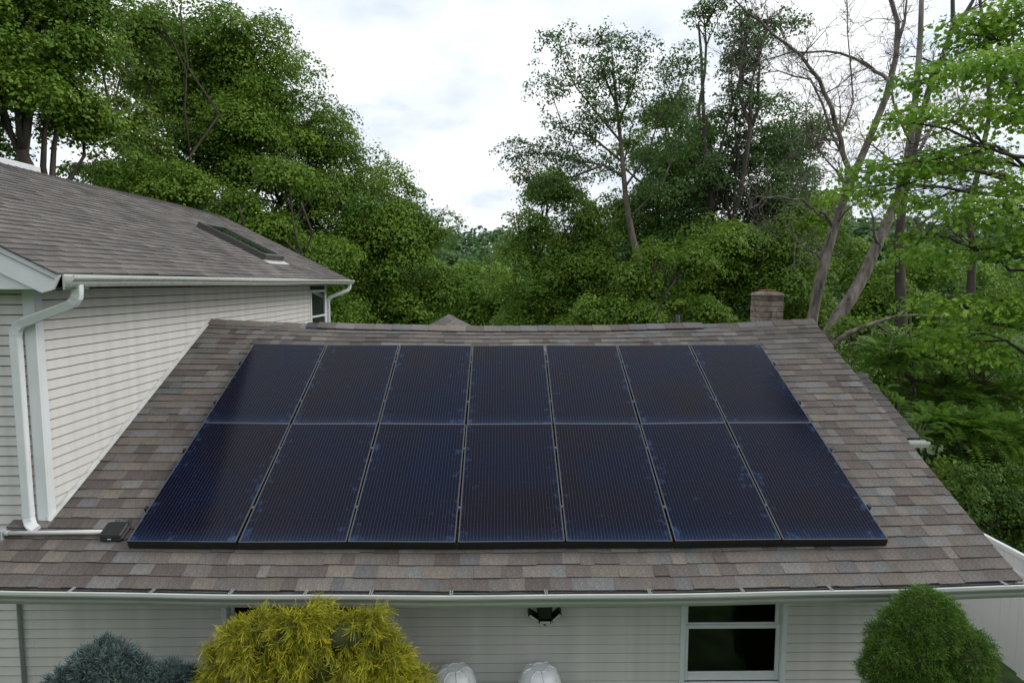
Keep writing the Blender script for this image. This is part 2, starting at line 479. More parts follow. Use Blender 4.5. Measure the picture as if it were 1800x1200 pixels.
def backP(u, v, h):          # back slope, v measured down from the ridge
    y = RIDGE_Y + v * CS + h * SN
    zr = -0.145 + 0.5 * RIDGE_Y
    return (u, y, zr - v * SN + h * CS + sag(u, RIDGE_Y) * max(0, 1 - v / 4))
XL, XR = -4.70, 4.88
def sheet(name, P, us, vs, mat, parent, thick=0.05):
    m = MB(); n = len(us)
    for h in (-0.012, -0.012 - thick):
        k = len(m.v)
        m.add([P(u, v, h) for v in vs for u in us],
              [((j * n + i), (j * n + i + 1), ((j + 1) * n + i + 1), ((j + 1) * n + i)) for j in range(len(vs) - 1) for i in range(n - 1)])
    return child(m, name, mat, parent)
roof = sheet('roof', roofP, np.linspace(XL, XR, 33), np.linspace(0, SLOPE_LEN, 30), M['deck'], wing)
EXP = 0.1425
def under_panels(u, v):
    return abs(u) < 3.62 and 0.46 < v < 0.37 + 3.55
rows = []
nrow = int(SLOPE_LEN / EXP)
for i in range(nrow + 1):
    v0 = i * EXP - 0.012
    y = EAVE_Y + v0 * CS
    rows.append((v0, -5.06 if y < 0.30 else XL, XR))
lay_shingles(roof, roofP, rows, EXP, PAL_NEW, (0.085, 0.30), M['shingle'], under_panels)
# shingles are in world coordinates: roof itself is at the identity in world space
rows = [(0.0 + i * EXP, XL, XR) for i in range(30)]
m = MB()
for v0, us, ue in rows:
    u = us
    while u < ue:
        w = random.uniform(0.1, 0.3); b = min(u + w, ue)
        c = random.choice(PAL_NEW)
        # laid from the ridge downwards: lower edge at larger v
        m.add([backP(u, v0 + EXP, -0.004), backP(b, v0 + EXP, -0.004), backP(u, v0 + EXP, 0.010), backP(b, v0 + EXP, 0.010),
               backP(u, v0 - 0.01, 0.002), backP(b, v0 - 0.01, 0.002)], [(1, 0, 2, 3), (3, 2, 4, 5)], c)
        u += w
tag(m.build('shingle_field', M['shingle'], roof, tint=True), kind='stuff')
bk = sheet('back_slope', backP, np.linspace(XL, XR, 13), np.linspace(0, 4.3, 4), M['deck'], wing)
# left tongue of roof in front of the tall house corner
tg = sheet('eave_return', roofP, [-5.06, -4.88, XL], list(np.linspace(0, 0.70, 8)), M['deck'], wing)

# ridge caps and the raised ridge vent
rz = -0.145 + 0.5 * RIDGE_Y
VX0, VX1 = -3.17, 3.02
m = MB()
for sgn in (-1, 1):
    xs = np.linspace(VX0, VX1, 20)
    prof = [(RIDGE_Y + sgn * 0.012, 0.012), (RIDGE_Y + sgn * 0.145, -0.055), (RIDGE_Y + sgn * 0.145, -0.035), (RIDGE_Y + sgn * 0.012, 0.035)]
    m.sweep(prof, xs, lambda x, y, z: (x, y, rz + z + sag(x, RIDGE_Y)))
child(m, 'ridge_vent', M['black'], wing)
x = XL
i = 0
while x < XR - 0.02:
    w = 0.29 * random.uniform(0.94, 1.06)
    x1 = min(x + w, XR + 0.01)
    lift = 0.042 if VX0 - 0.02 < x < VX1 - 0.1 else 0.012
    s0, s1 = sag(x, RIDGE_Y), sag(x1, RIDGE_Y)
    zz0, zz1 = rz + lift + s0, rz + lift + s1
    m = MB(); hw, dz = 0.150, 0.073
    c = random.choice(PAL_NEW[:5]); k = random.uniform(1.0, 1.2); c = tuple(q * k for q in c)
    t0, t1 = 0.004, 0.012
    vs = []
    for xx, z0, t in ((x - 0.012, zz0, t1), (x1 + 0.004, zz1, t0)):
        for (dy, ddz) in ((-hw, -dz), (0, 0), (hw, -dz)):
            vs.append((xx, RIDGE_Y + dy, z0 + ddz + t))
        for (dy, ddz) in ((-hw, -dz), (0, 0), (hw, -dz)):
            vs.append((xx, RIDGE_Y + dy, z0 + ddz - 0.002))
    m.add(vs, [(0, 1, 7, 6), (1, 2, 8, 7), (3, 9, 10, 4), (4, 10, 11, 5), (0, 3, 4, 1), (1, 4, 5, 2), (6, 7, 10, 9), (7, 8, 11, 10), (0, 6, 9, 3), (2, 5, 11, 8)], c)
    child(m, 'ridge_shingle', M['shingle'], wing, tint=True)
    x = x1

# rake boards on the right, gable wall, walls
m = MB()
for (P, v1) in ((roofP, SLOPE_LEN), (backP, 4.3)):
    m.sweep([(XR - 0.03, -0.025), (XR - 0.03, -0.17), (XR - 0.055, -0.17), (XR - 0.055, -0.025)], np.linspace(0, v1, 24), lambda v, x, h: P(x, v, h))
child(m, 'rake_board', M['trim'], wing)

WALL_Y = 0.40
LAP = 0.1016
def board(length, axis, proud=0.020):
    """one lap board: face leaning out towards a thick lower edge, an open slot below it for the lap shadow line; local origin at lower left"""
    j = 0.0145
    prof = [(0.0, j), (proud, j), (proud, j + 0.006), (0.008, LAP + 0.004), (0.0, LAP + 0.004)]
    vs = []
    for t in (0, length):
        for p, h in prof:
            vs.append((t, -p, h) if axis == 'x' else (p, length - t, h))
    n = len(prof)
    fs = [(k, (k + 1) % n, n + (k + 1) % n, n + k) for k in range(n)] + [tuple(range(n))[::-1], tuple(range(n, 2 * n))]
    return MB().add(vs, fs)
_bm = {}
def put_board(parent, x, y, z, length, axis):
    key = (round(length, 3), axis)
    if key not in _bm: _bm[key] = board(length, axis).mesh('siding_board', M['siding'])
    o = bpy.data.objects.new('siding_board', _bm[key]); link(o, parent); o.location = (x, y, z)
W1 = (1.84, 2.86, -1.73, -0.58)      # right window opening x0 x1 z0 z1
W2 = (-2.94, -1.55, -1.73, -0.58)    # window behind the yellow shrub
WX0, WX1 = -4.95, 4.42
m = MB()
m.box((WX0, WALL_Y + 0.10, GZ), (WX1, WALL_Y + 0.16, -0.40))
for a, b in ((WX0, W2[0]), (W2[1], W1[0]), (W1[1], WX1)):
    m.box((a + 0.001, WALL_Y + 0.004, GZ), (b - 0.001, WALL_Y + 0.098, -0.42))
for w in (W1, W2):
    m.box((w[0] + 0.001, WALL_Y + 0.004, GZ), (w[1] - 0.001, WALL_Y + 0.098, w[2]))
front = child(m, 'front_wall', M['lap_shadow_backing'], wing)
m = MB()
m.box((WX1 - 0.12, WALL_Y + 0.17, GZ), (WX1 - 0.002, 7.6, -0.1))
m.add([(WX1 - 0.05, 0.42, -0.1), (WX1 - 0.05, 7.6, -0.1), (WX1 - 0.05, RIDGE_Y, 1.78)], [(0, 1, 2)])
child(m, 'gable_wall', M['siding'], wing)
z = GZ + 0.02
while z < -0.45:
    segs = [(WX0, WX1)]
    for w in (W1, W2):
        if z + LAP > w[2] - 0.05 and z < w[3]:
            segs = [q for a, b in segs for q in (((a, w[0] - 0.055), (w[1] + 0.055, b)) if a < w[0] and b > w[1] else ((a, b),))]
    for a, b in segs:
        put_board(front, a, WALL_Y, z, b - a, 'x')
    z += LAP
def window(parent, w, name='window', sash_split=0.52):
    x0, x1, z0, z1 = w
    y = WALL_Y
    m = MB()
    fw = 0.055
    for lo, hi in (((x0 - fw, y - 0.03, z0 - fw), (x0, y + 0.09, z1)), ((x1, y - 0.03, z0 - fw), (x1 + fw, y + 0.09, z1)),
                   ((x0 + 0.001, y - 0.03, z0 - fw), (x1 - 0.001, y + 0.09, z0 - 0.001)), ((x0 - fw, y - 0.03, z1 + 0.001), (x1 + fw, y + 0.09, z1 + fw))):
        m.bevbox(lo, hi, 0.006)
    fr = child(m, name, M['trim'], parent)
    zm = z0 + (z1 - z0) * sash_split
    for (a, b, yy, nm) in ((zm - 0.02, z1, 0.045, 'upper_sash'), (z0, zm + 0.02, 0.015, 'lower_sash')):
        s = 0.045
        m = MB()
        yo = y + yy
        m.bevbox((x0 + 0.003, yo, a + 0.002), (x0 + s, yo + 0.028, b - 0.002), 0.004)
        m.bevbox((x1 - s, yo, a + 0.002), (x1 - 0.003, yo + 0.028, b - 0.002), 0.004)
        m.bevbox((x0 + s, yo + 0.001, a + 0.002), (x1 - s, yo + 0.027, a + (0.10 if nm == 'lower_sash' else 0.05)), 0.004)
        m.bevbox((x0 + s, yo + 0.001, b - 0.04), (x1 - s, yo + 0.027, b - 0.002), 0.004)
        m.build(nm, M['trim'], fr)
        g = MB(); g.box((x0 + s - 0.005, yo + 0.010, a + 0.04), (x1 - s + 0.005, yo + 0.016, b - 0.03))
        g.build('pane', M['pane'], fr)
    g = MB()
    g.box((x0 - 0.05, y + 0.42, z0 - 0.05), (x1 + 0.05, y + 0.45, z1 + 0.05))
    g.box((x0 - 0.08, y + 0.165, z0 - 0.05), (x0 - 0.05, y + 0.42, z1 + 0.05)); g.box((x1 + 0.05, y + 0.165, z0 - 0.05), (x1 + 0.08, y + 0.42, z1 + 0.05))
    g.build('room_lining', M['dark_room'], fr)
    return fr
window(wing, W1)
window(wing, W2)

# soffit, fascia, gutter
m = MB()
m.sweep([(-0.30, -0.47), (0.398, -0.47), (0.398, -0.45), (-0.30, -0.45)], np.linspace(-5.04, 4.68, 20), lambda x, y, z: (x, y, z + sag(x, EAVE_Y)))
child(m, 'soffit', M['trim'], wing)
m = MB()
m.sweep([(-0.318, -0.47), (-0.301, -0.47), (-0.301, -0.345), (-0.318, -0.345)], np.linspace(-5.05, 4.68, 20), lambda x, y, z: (x, y, z + sag(x, EAVE_Y)))
child(m, 'fascia', M['trim'], wing)
G0 = -0.322
GP = [(G0, -0.345), (G0, -0.448), (G0 - 0.07, -0.448), (G0 - 0.088, -0.413), (G0 - 0.092, -0.388), (G0 - 0.118, -0.348), (G0 - 0.118, -0.318),
      (G0 - 0.114, -0.318), (G0 - 0.113, -0.348), (G0 - 0.088, -0.386), (G0 - 0.084, -0.413), (G0 - 0.067, -0.444), (G0 - 0.003, -0.444), (G0 - 0.003, -0.345)]
def gsag(x): return sag(x, EAVE_Y)
m = MB()
m.sweep(GP, np.linspace(-5.14, 4.79, 40), lambda x, y, z: (x, y, z + gsag(x)))
gut = child(m, 'gutter', M['gutter_shade_face'], wing)
m = MB()
m.sweep([(G0 - 0.119, -0.3365), (G0 - 0.119, -0.310), (G0 - 0.098, -0.310), (G0 - 0.098, -0.315), (G0 - 0.1135, -0.317), (G0 - 0.1135, -0.3365)], np.linspace(-5.145, 4.795, 40), lambda x, y, z: (x, y - 0.002, z + gsag(x)))
m.build('gutter_lip', M['gutter'], gut)  # lip left in the brighter tone, so its top light sits in the colour
m = MB()
m.sweep([(G0 - 0.0035, -0.348), (G0 - 0.0035, -0.418), (G0 - 0.078, -0.418), (G0 - 0.107, -0.353), (G0 - 0.100, -0.353), (G0 - 0.074, -0.406), (G0 - 0.012, -0.406), (G0 - 0.010, -0.348)], np.linspace(-5.12, 4.77, 60),
        lambda x, y, z: (x, y, z + gsag(x) + (0.003 * math.sin(9 * x + 40 * z) if z < -0.38 else 0)))
m.build('trough_liner', M['gutter_liner'], gut)  # dark uneven liner over the trough floor and both sides
for u in (125, 267, 405, 537, 652, 793, 960, 1142, 1305, 1460, 1612, 1765):
    xx = at(u, 1040, -0.40)[0]
    m = MB()
    for dx in (-0.009, 0.009):
        m.box((xx + dx - 0.0045, G0 - 0.112, -0.309), (xx + dx + 0.0045, G0 + 0.002, -0.303))
    o = m.build('gutter_hanger', M['bracket'], gut); o.location.z = gsag(xx)

# rear gable of the wing, small side roof, chimney, vent pipe
apex = np.array([-1.44, 10.0, 1.675])
m = MB(); mt = MB()
for s in (-1, 1):
    nc = 18
    for i in range(nc):
        a, b = i * 0.13, (i + 1) * 0.13 + 0.012
        y = 4.6
        while y < 10.0:
            y1 = min(y + random.uniform(0.15, 0.35), 10.0)
            c = random.choice(PAL_OLD + PAL_NEW[:2])
            def q(v, yy, h): return (apex[0] + s * (v * CS + h * SN), yy, apex[2] - v * SN + h * CS)
            m.add([q(b, y, -0.003), q(b, y1, -0.003), q(b, y, 0.010), q(b, y1, 0.010), q(a, y, 0.002), q(a, y1, 0.002)], [(0, 1, 3, 2), (2, 3, 5, 4)], c)
            y = y1
    mt.add([q(0, 4.6, -0.01), q(0, 10.0, -0.01), q(2.4, 10.0, -0.01), q(2.4, 4.6, -0.01)], [(0, 1, 2, 3)])
rg = child(mt, 'rear_gable_roof', M['deck'], wing)
tag(m.build('shingle_field', M['old_shingle'], rg, tint=True), kind='stuff')
y = 4.6
while y < 9.98:
    m = MB(); y1 = min(y + 0.28, 10.01); c = random.choice(PAL_OLD)
    vs = []
    for yy, t in ((y, 0.03), (y1 + 0.01, 0.018)):
        for dx, dz in ((-0.15, -0.075), (0, 0), (0.15, -0.075)):
            vs.append((apex[0] + dx, yy, apex[2] + dz + t))
    m.add(vs + [(a, b, c_ - 0.02) for a, b, c_ in vs], [(0, 1, 4, 3), (1, 2, 5, 4), (0, 6, 7, 1), (1, 7, 8, 2), (0, 3, 9, 6), (2, 8, 11, 5)], c)
    m.build('ridge_shingle', M['old_shingle'], rg, tint=True)
    y = y1
m = MB(); m.box((-3.2, 7.9, GZ), (0.35, 9.8, 0.45)); child(m, 'rear_wall', M['siding'], wing)
# side roof, lower, on the right behind the rake
sx0, sx1 = 4.75, 5.62
def sideP(u, v, h):
    return (u, 2.46 + v * CS - h * SN, 0.385 + v * SN + h * CS)
sr = sheet('side_roof', sideP, [sx0, sx1], [0, 1.55], M['deck'], wing)
rows = [(i * EXP - 0.012, sx0, sx1) for i in range(11)]
for v0, us, ue in rows:
    u = us
    while u < ue - 0.02:
        b = min(u + random.uniform(0.15, 0.33), ue)
        if ue - b < 0.05: b = ue
        vs = tab_verts(sideP, u, b, v0, v0 + EXP + 0.012, random.uniform(0.007, 0.014), 0.002)
        o = np.mean(np.array(vs), 0); c = random.choice(PAL_OLD)
        mm = MB(); mm.add([np.array(q) - o for q in vs], TAB_F, tuple(k * 0.8 for k in c))
        ob = mm.build('shingle', M['old_shingle'], sr, tint=True); ob.location = o
        u = b
m = MB()
m.sweep([(2.43, 0.36), (2.43, 0.27), (2.37, 0.27), (2.33, 0.33), (2.33, 0.36), (2.345, 0.36), (2.345, 0.335), (2.375, 0.285), (2.42, 0.285), (2.42, 0.36)], [4.8, 5.2, 5.68], lambda x, y, z: (x, y, z))
child(m, 'side_gutter', M['gutter'], wing)
m = MB(); m.box((4.43, 2.7, GZ), (5.40, 3.9, 0.33)); child(m, 'side_wall', M['siding'], wing)
# chimney of stacked concrete courses
chim = MB(); chim.box((4.19, 4.47, 1.2), (4.55, 4.83, 2.30)); chim = child(chim, 'chimney', M['deck'], wing)
zc = 1.46
k = 0
while zc < 2.28:
    hgt = 0.092
    for j, (a, b, y0, y1) in enumerate(((4.175, 4.365, 4.45, 4.85), (4.371, 4.565, 4.45, 4.85)) if k % 2 else ((4.175, 4.565, 4.45, 4.645), (4.175, 4.565, 4.651, 4.85))):
        m = MB(); g = random.uniform(0.85, 1.15)
        e = random.uniform(-0.006, 0.006)
        m.bevbox((a + e, y0 + e, zc), (b + e, y1 + e, zc + hgt - 0.007), 0.006)
        top = zc > 2.15
        col = (0.25 * g, 0.205 * g, 0.165 * g) if not top else (0.15 * g, 0.125 * g, 0.10 * g)
        m.c = [col] * len(m.v)
        m.build('chimney_block', M['block'], chim, tint=True)
    zc += hgt; k += 1
m = MB(); vs = []
for zz, r in ((zc - 0.005, 0.205), (zc + 0.03, 0.19), (zc + 0.055, 0.12)):
    vs += [(4.37 - r, 4.65 - r, zz), (4.37 + r, 4.65 - r, zz), (4.37 + r, 4.65 + r, zz), (4.37 - r, 4.65 + r, zz)]
m.add(vs, [(0, 1, 5, 4), (1, 2, 6, 5), (2, 3, 7, 6), (3, 0, 4, 7), (4, 5, 9, 8), (5, 6, 10, 9), (6, 7, 11, 10), (7, 4, 8, 11), (8, 9, 10, 11)], (0.22, 0.19, 0.15))
m.build('chimney_crown', M['block'], chim, tint=True)
m = MB(); m.bevbox((4.26, 4.54, zc + 0.04), (4.48, 4.76, zc + 0.085), 0.01); m.build('flue_tile', M['rust'], chim)
m = MB(); m.tube([(2.86, 4.62, 1.5), (2.86, 4.62, 1.955)], 0.036, 12); child(m, 'vent_pipe', M['black'], wing)

# step flashing against the tall house
m = MB()
for s0, s1 in ((0.78, SLOPE_LEN - 0.02),):
    vs = []
    for v in np.linspace(s0, s1, 12):
        p = roofP(-4.70, v, 0.012)
        vs += [(-4.665, p[1], p[2] + 0.004), (-4.700, p[1], p[2] + 0.010), (-4.700, p[1], p[2] + 0.055), (-4.712, p[1], p[2] + 0.055)]
    fs = []
    for i in range(11):
        for k in range(3):
            fs.append((i * 4 + k, i * 4 + k + 1, (i + 1) * 4 + k + 1, (i + 1) * 4 + k))
    m.add(vs, fs)
child(m, 'wall_flashing', M['flash'], wing)

# =================================================================== TALL HOUSE on the left
house = empty('house', (-7.6, 5.6, GZ))
tag(house, 'tall two-storey house with pale siding, grey shingle roof and skylight on the left', 'house')
bpy.context.view_layer.update()
HX = -4.72
RX, RZ = -7.595, 4.253
EX, EZ = -4.235, 2.575
HS = (RZ - EZ) / (EX - RX); HA = math.atan(HS); HC, HN = math.cos(HA), math.sin(HA)
HL = (EX - RX) / HC
HY0, HY1 = 0.06, 11.2
def hsag(y): return 0.012 * math.sin(0.9 * y) - 0.01
def houseP(u, v, h):         # u along +y, v up the slope
    return (EX - v * HC + h * HN, u, EZ + v * HN + h * HC + hsag(u))
def houseB(u, v, h):         # far slope
    return (RX - v * HC - h * HN, u, RZ - v * HN + h * HC + hsag(u))
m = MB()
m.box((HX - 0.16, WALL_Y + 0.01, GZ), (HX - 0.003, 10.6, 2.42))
side = child(m, 'side_wall', M['lap_shadow_backing'], house)
z = -0.35
k = 0
HWIN = (9.3, 10.42, 1.25, 2.24)
while z < 2.40:
    if z + LAP > HWIN[2] - 0.07 and z < HWIN[3] + 0.06:
        put_board(side, HX, WALL_Y + 0.01, z, HWIN[0] - 0.065 - WALL_Y - 0.01, 'y')
        put_board(side, HX, HWIN[1] + 0.065, z, 10.60 - HWIN[1] - 0.065, 'y')
    else:
        put_board(side, HX, WALL_Y + 0.01, z, 10.6 - WALL_Y - 0.01, 'y')
    z += LAP
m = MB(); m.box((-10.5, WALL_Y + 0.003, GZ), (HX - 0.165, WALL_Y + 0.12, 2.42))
fw_ = child(m, 'front_wall', M['lap_shadow_backing'], house)
z = GZ + 0.02
while z < 2.40:
    put_board(fw_, -10.5, WALL_Y, z, (-4.817 if z > -0.30 else -4.951) + 10.5, 'x')
    z += LAP
# corner trim: two flat boards
m = MB()
m.bevbox((HX - 0.095, WALL_Y - 0.024, -0.45), (HX + 0.022, WALL_Y - 0.001, 2.41), 0.004)
m.bevbox((HX + 0.001, WALL_Y, -0.45), (HX + 0.023, WALL_Y + 0.085, 2.41), 0.004)
child(m, 'corner_trim', M['trim'], house)
m = MB()
m.bevbox((HX - 0.08, 10.585, 0.2), (HX + 0.02, 10.62, 2.41), 0.004)
child(m, 'corner_trim', M['trim'], house)
# side window at the far end
y0, y1, z0, z1 = HWIN
m = MB()
for lo, hi in (((y0 - 0.06, z0 - 0.06), (y0, z1 + 0.06)), ((y1, z0 - 0.06), (y1 + 0.06, z1 + 0.06)), ((y0 + .001, z0 - 0.06), (y1 - .001, z0)), ((y0 + .001, z1), (y1 - .001, z1 + 0.06)),
               ((y0 + .001, (z0 + z1) / 2 - 0.12), (y1 - .001, (z0 + z1) / 2 - 0.075))):
    m.bevbox((HX - 0.03, lo[0], lo[1]), (HX + 0.035, hi[0], hi[1]), 0.005)
hw = child(m, 'window', M['trim'], house)
m = MB(); m.box((HX + 0.004, y0 + 0.002, z0 + 0.002), (HX + 0.010, y1 - 0.002, z1 - 0.002)); m.build('pane', plain('dark_glass', (0.02, 0.025, 0.025), 0.05), hw)
# roof
hroof = sheet('roof', houseP, np.linspace(HY0, HY1, 12), [0, HL / 2, HL], M['deck'], house)
hb = sheet('back_slope', houseB, np.linspace(HY0, HY1, 6), [0, HL], M['old_shingle'], house)
HEXP = 0.127
rows = [(i * HEXP - 0.012, HY0 - 0.012, HY1) for i in range(int(HL / HEXP) + 1)]
SKY = (7.05, 8.10, 0.80, 2.30)       # skylight y0 y1, slope v0 v1
def hid(u, v): return SKY[0] < u < SKY[1] and SKY[2] < v < SKY[3]
lay_shingles(hroof, houseP, rows, HEXP, PAL_OLD, (0.305, 0.305), M['old_shingle'], hid, thick=(0.010, 0.018), jitter=0.006)
y = HY0
while y < HY1:
    m = MB(); y1_ = min(y + 0.15, HY1 + 0.005); c = random.choice(PAL_OLD); vs = []
    for yy, t in ((y - 0.01, 0.022), (y1_, 0.010)):
        for dx, dz in ((-0.14, -0.07), (0, 0), (0.14, -0.07)):
            vs.append((RX + dx, yy, RZ + dz + t + hsag(yy)))
    m.add(vs + [(a, b, c_ - 0.018) for a, b, c_ in vs], [(0, 1, 4, 3), (1, 2, 5, 4), (0, 6, 7, 1), (1, 7, 8, 2), (0, 3, 9, 6), (2, 8, 11, 5)], tuple(q * 0.7 for q in c))
    child(m, 'ridge_shingle', M['old_shingle'], house, tint=True)
    y = y1_
# white boxed cap just behind the ridge
m = MB(); m.bevbox((RX - 0.55, 2.0, RZ - 0.2), (RX - 0.06, 4.72, RZ + 0.10), 0.01); child(m, 'dormer_top', M['trim'], house)
# gable end: rake board, closed panel, soffit return
m = MB()
def gp(v, h, y): 
    p = houseP(0, v, h); return (p[0], y, p[2])
for ys in ((HY0 + 0.012, HY0 + 0.040),):
    a, b = ys
    m.add([gp(-0.02, -0.012, a), gp(HL, -0.012, a), gp(HL, -0.235, a), gp(0.06, -0.235, a), gp(-0.02, -0.16, a),
           gp(-0.02, -0.012, b), gp(HL, -0.012, b), gp(HL, -0.235, b), gp(0.06, -0.235, b), gp(-0.02, -0.16, b)],
          [(0, 1, 2, 3, 4), (9, 8, 7, 6, 5), (0, 5, 6, 1), (2, 7, 8, 3), (3, 8, 9, 4), (4, 9, 5, 0)])
child(m, 'rake_board', M['trim'], house)
m = MB()
yb = HY0 + 0.041
m.add([(-4.33, yb, 2.415), (-10.9, yb, 2.415), (RX, yb, RZ - 0.05), (-4.33, yb, 2.50)], [(0, 1, 2, 3)])
m.add([(-4.33, yb, 2.413), (-10.9, yb, 2.413), (-10.9, WALL_Y + 0.05, 2.413), (-4.33, WALL_Y + 0.05, 2.413)], [(0, 3, 2, 1)])
child(m, 'gable_panel', M['trim'], house)
m = MB(); m.box((HX - 0.001, WALL_Y + 0.06, 2.415), (EX + 0.03, HY1 - 0.1, 2.435)); child(m, 'soffit', M['trim'], house)
m = MB(); m.box((EX + 0.012, HY0 + 0.05, 2.41), (EX + 0.030, HY1 - 0.05, 2.555)); child(m, 'fascia', M['trim'], house)
g0 = EX + 0.031
hp = [(0, 0.545), (0, 0.44), (0.065, 0.44), (0.083, 0.468), (0.088, 0.488), (0.112, 0.516), (0.112, 0.543), (0.098, 0.543), (0.098, 0.536), (0.108, 0.535), (0.107, 0.518),
      (0.083, 0.490), (0.079, 0.470), (0.062, 0.444), (0.003, 0.444), (0.003, 0.545)]
m = MB()
m.sweep([(a, b) for a, b in hp], np.linspace(HY0 + 0.03, HY1 + 0.02, 14), lambda t, a, b: (g0 + a, t, 2.0 + b + hsag(t) * 0.5))
hgut = child(m, 'gutter', M['gutter_shade_face'], house)
m = MB(); m.sweep([(0.1135, 0.527), (0.1135, 0.552), (0.094, 0.552), (0.094, 0.547), (0.108, 0.545), (0.108, 0.527)], np.linspace(HY0 + 0.025, HY1 + 0.025, 14), lambda t, a, b: (g0 + a + 0.001, t, 2.0 + b + hsag(t) * 0.5))
m.build('gutter_lip', M['gutter'], hgut)
def spout(pts, name, w=0.045, d=0.032):
    m = MB(); pts = [Vector(p) for p in pts]; n = len(pts); vs = []; fs = []
    for i, p in enumerate(pts):
        t = (pts[min(i + 1, n - 1)] - pts[max(i - 1, 0)]).normalized()
        a = Vector((1, 0, 0)) - t * t.x
        if a.length < 0.3: a = Vector((0, 0, 1)) - t * t.z
        a.normalize(); b = t.cross(a)
        k = 1.0 + (0.05 if i % 2 else -0.02) * (2 <= i <= n - 3)
        for (s, q) in ((-1, -.8), (-.8, -1), (.8, -1), (1, -.8), (1, .8), (.8, 1), (-.8, 1), (-1, .8)):
            vs.append(p + a * s * w * k + b * q * d * k)
    for i in range(n - 1):
        for k in range(8):
            fs.append((i * 8 + k, i * 8 + (k + 1) % 8, (i + 1) * 8 + (k + 1) % 8, (i + 1) * 8 + k))
    fs.append(tuple(range(8))[::-1]); fs.append(tuple(range((n - 1) * 8, n * 8)))
    m.add(vs, fs)
    return child(m, name, M['trim'], house)
def elbow(a, c, b, n=6):
    """quadratic bend between points"""
    a, c, b = Vector(a), Vector(c), Vector(b)
    return [a * (1 - t) ** 2 + c * 2 * t * (1 - t) + b * t * t for t in np.linspace(0, 1, n)]
sy = WALL_Y - 0.075
spout([(-4.17, 0.23, 2.46)] + elbow((-4.17, 0.23, 2.40), (-4.17, 0.235, 2.31), (-4.26, 0.25, 2.265)) + elbow((-4.76, 0.31, 2.09), (-4.86, sy, 2.05), (-4.862, sy, 1.94)) +
      [(-4.862, sy, 1.9), (-4.862, sy, 0.30)] + elbow((-4.862, sy, 0.14), (-4.86, sy, 0.055), (-4.80, sy - 0.04, 0.035), 8) + [(-4.74, sy - 0.07, 0.015)], 'downspout')
spout([(-4.17, 10.95, 2.46)] + elbow((-4.17, 10.95, 2.40), (-4.17, 10.95, 2.30), (-4.25, 10.9, 2.26)) + elbow((-4.58, 10.74, 2.12), (-4.68, 10.69, 2.08), (-4.68, 10.68, 1.98)) + [(-4.68, 10.68, 0.2)], 'downspout', 0.04, 0.03)
# skylight
def skyP(u, v, h): return houseP(u, v, h)
m = MB()
a0, a1, v0, v1 = SKY
def hbox(m, u0, u1, va, vb, h0, h1):
    vs = [skyP(u, v, h) for h in (h0, h1) for (u, v) in ((u0, va), (u1, va), (u1, vb), (u0, vb))]
    m.add(vs, [(0, 3, 2, 1), (4, 5, 6, 7), (0, 1, 5, 4), (1, 2, 6, 5), (2, 3, 7, 6), (3, 0, 4, 7)])
hbox(m, a0, a0 + 0.08, v0, v1, 0, 0.125); hbox(m, a1 - 0.08, a1, v0, v1, 0, 0.125)
hbox(m, a0 + 0.081, a1 - 0.081, v0, v0 + 0.09, 0, 0.124); hbox(m, a0 + 0.081, a1 - 0.081, v1 - 0.12, v1, 0, 0.124)
sk = child(m, 'skylight', M['skyframe'], house)
m = MB(); hbox(m, a0 + 0.07, a1 - 0.07, v0 + 0.08, v1 - 0.11, 0.085, 0.095); m.build('pane', plain('skylight_glass', (0.015, 0.03, 0.02), 0.04, spec=0.6), sk)
m = MB(); hbox(m, a0 - 0.06, a1 + 0.06, v0 - 0.16, v0 - 0.002, 0.008, 0.016); m.build('apron_flashing', M['flash'], sk)

# =================================================================== SOLAR PANELS
PW, PL = 1.058, 1.7987
ROWN = ['lower', 'upper']
ORD = ['leftmost', 'second from left', 'third from left', 'middle', 'third from right', 'second from right', 'rightmost']
hw_, hl_ = PW / 2 - 0.010, PL / 2 - 0.007
FR, TH = 0.011, 0.035
fm = MB()
fm.bevbox((-hw_, -hl_, -TH), (-hw_ + FR, hl_, 0), 0.0015); fm.bevbox((hw_ - FR, -hl_, -TH), (hw_, hl_, 0), 0.0015)
fm.bevbox((-hw_ + FR, -hl_, -TH), (hw_ - FR, -hl_ + FR, -0.0002), 0.0015); fm.bevbox((-hw_ + FR, hl_ - FR, -TH), (hw_ - FR, hl_, -0.0002), 0.0015)
frame_me = fm.mesh('frame', M['frame']); frame_me.materials.append(M['frame_side'])
for p in frame_me.polygons:
    if abs(p.normal.z) < 0.5: p.material_index = 1  # top faces greyer than the black sides: sky reflection put into colour
gm = MB(); gm.box((-hw_ + FR - 0.001, -hl_ + FR - 0.001, -0.008), (hw_ - FR + 0.001, hl_ - FR + 0.001, -0.0025)); glass_me = gm.mesh('glass', M['cells'])
bm_ = MB(); bm_.box((-hw_ + 0.02, -hl_ + 0.02, -0.012), (hw_ - 0.02, hl_ - 0.02, -0.0085)); back_me = bm_.mesh('backsheet', M['frame_side'])
km = MB(); km.bevbox((-PW / 2 + 0.001, -hl_ + 0.002, -0.105), (PW / 2 - 0.001, -hl_ + 0.008, -TH - 0.001), 0.002); edge_strip_me = km.mesh('lower_edge_strip', M['frame_side'])  # black strip hung below the front edge of the lower row
cm = MB(); cm.bevbox((-0.016, -0.018, -0.003), (0.016, 0.018, 0.003), 0.001); cm.lathe([(0.006, 0.003), (0.006, 0.007)], (0, 0, 0), 8)
clamp_me = cm.mesh('clamp', M['frame'])
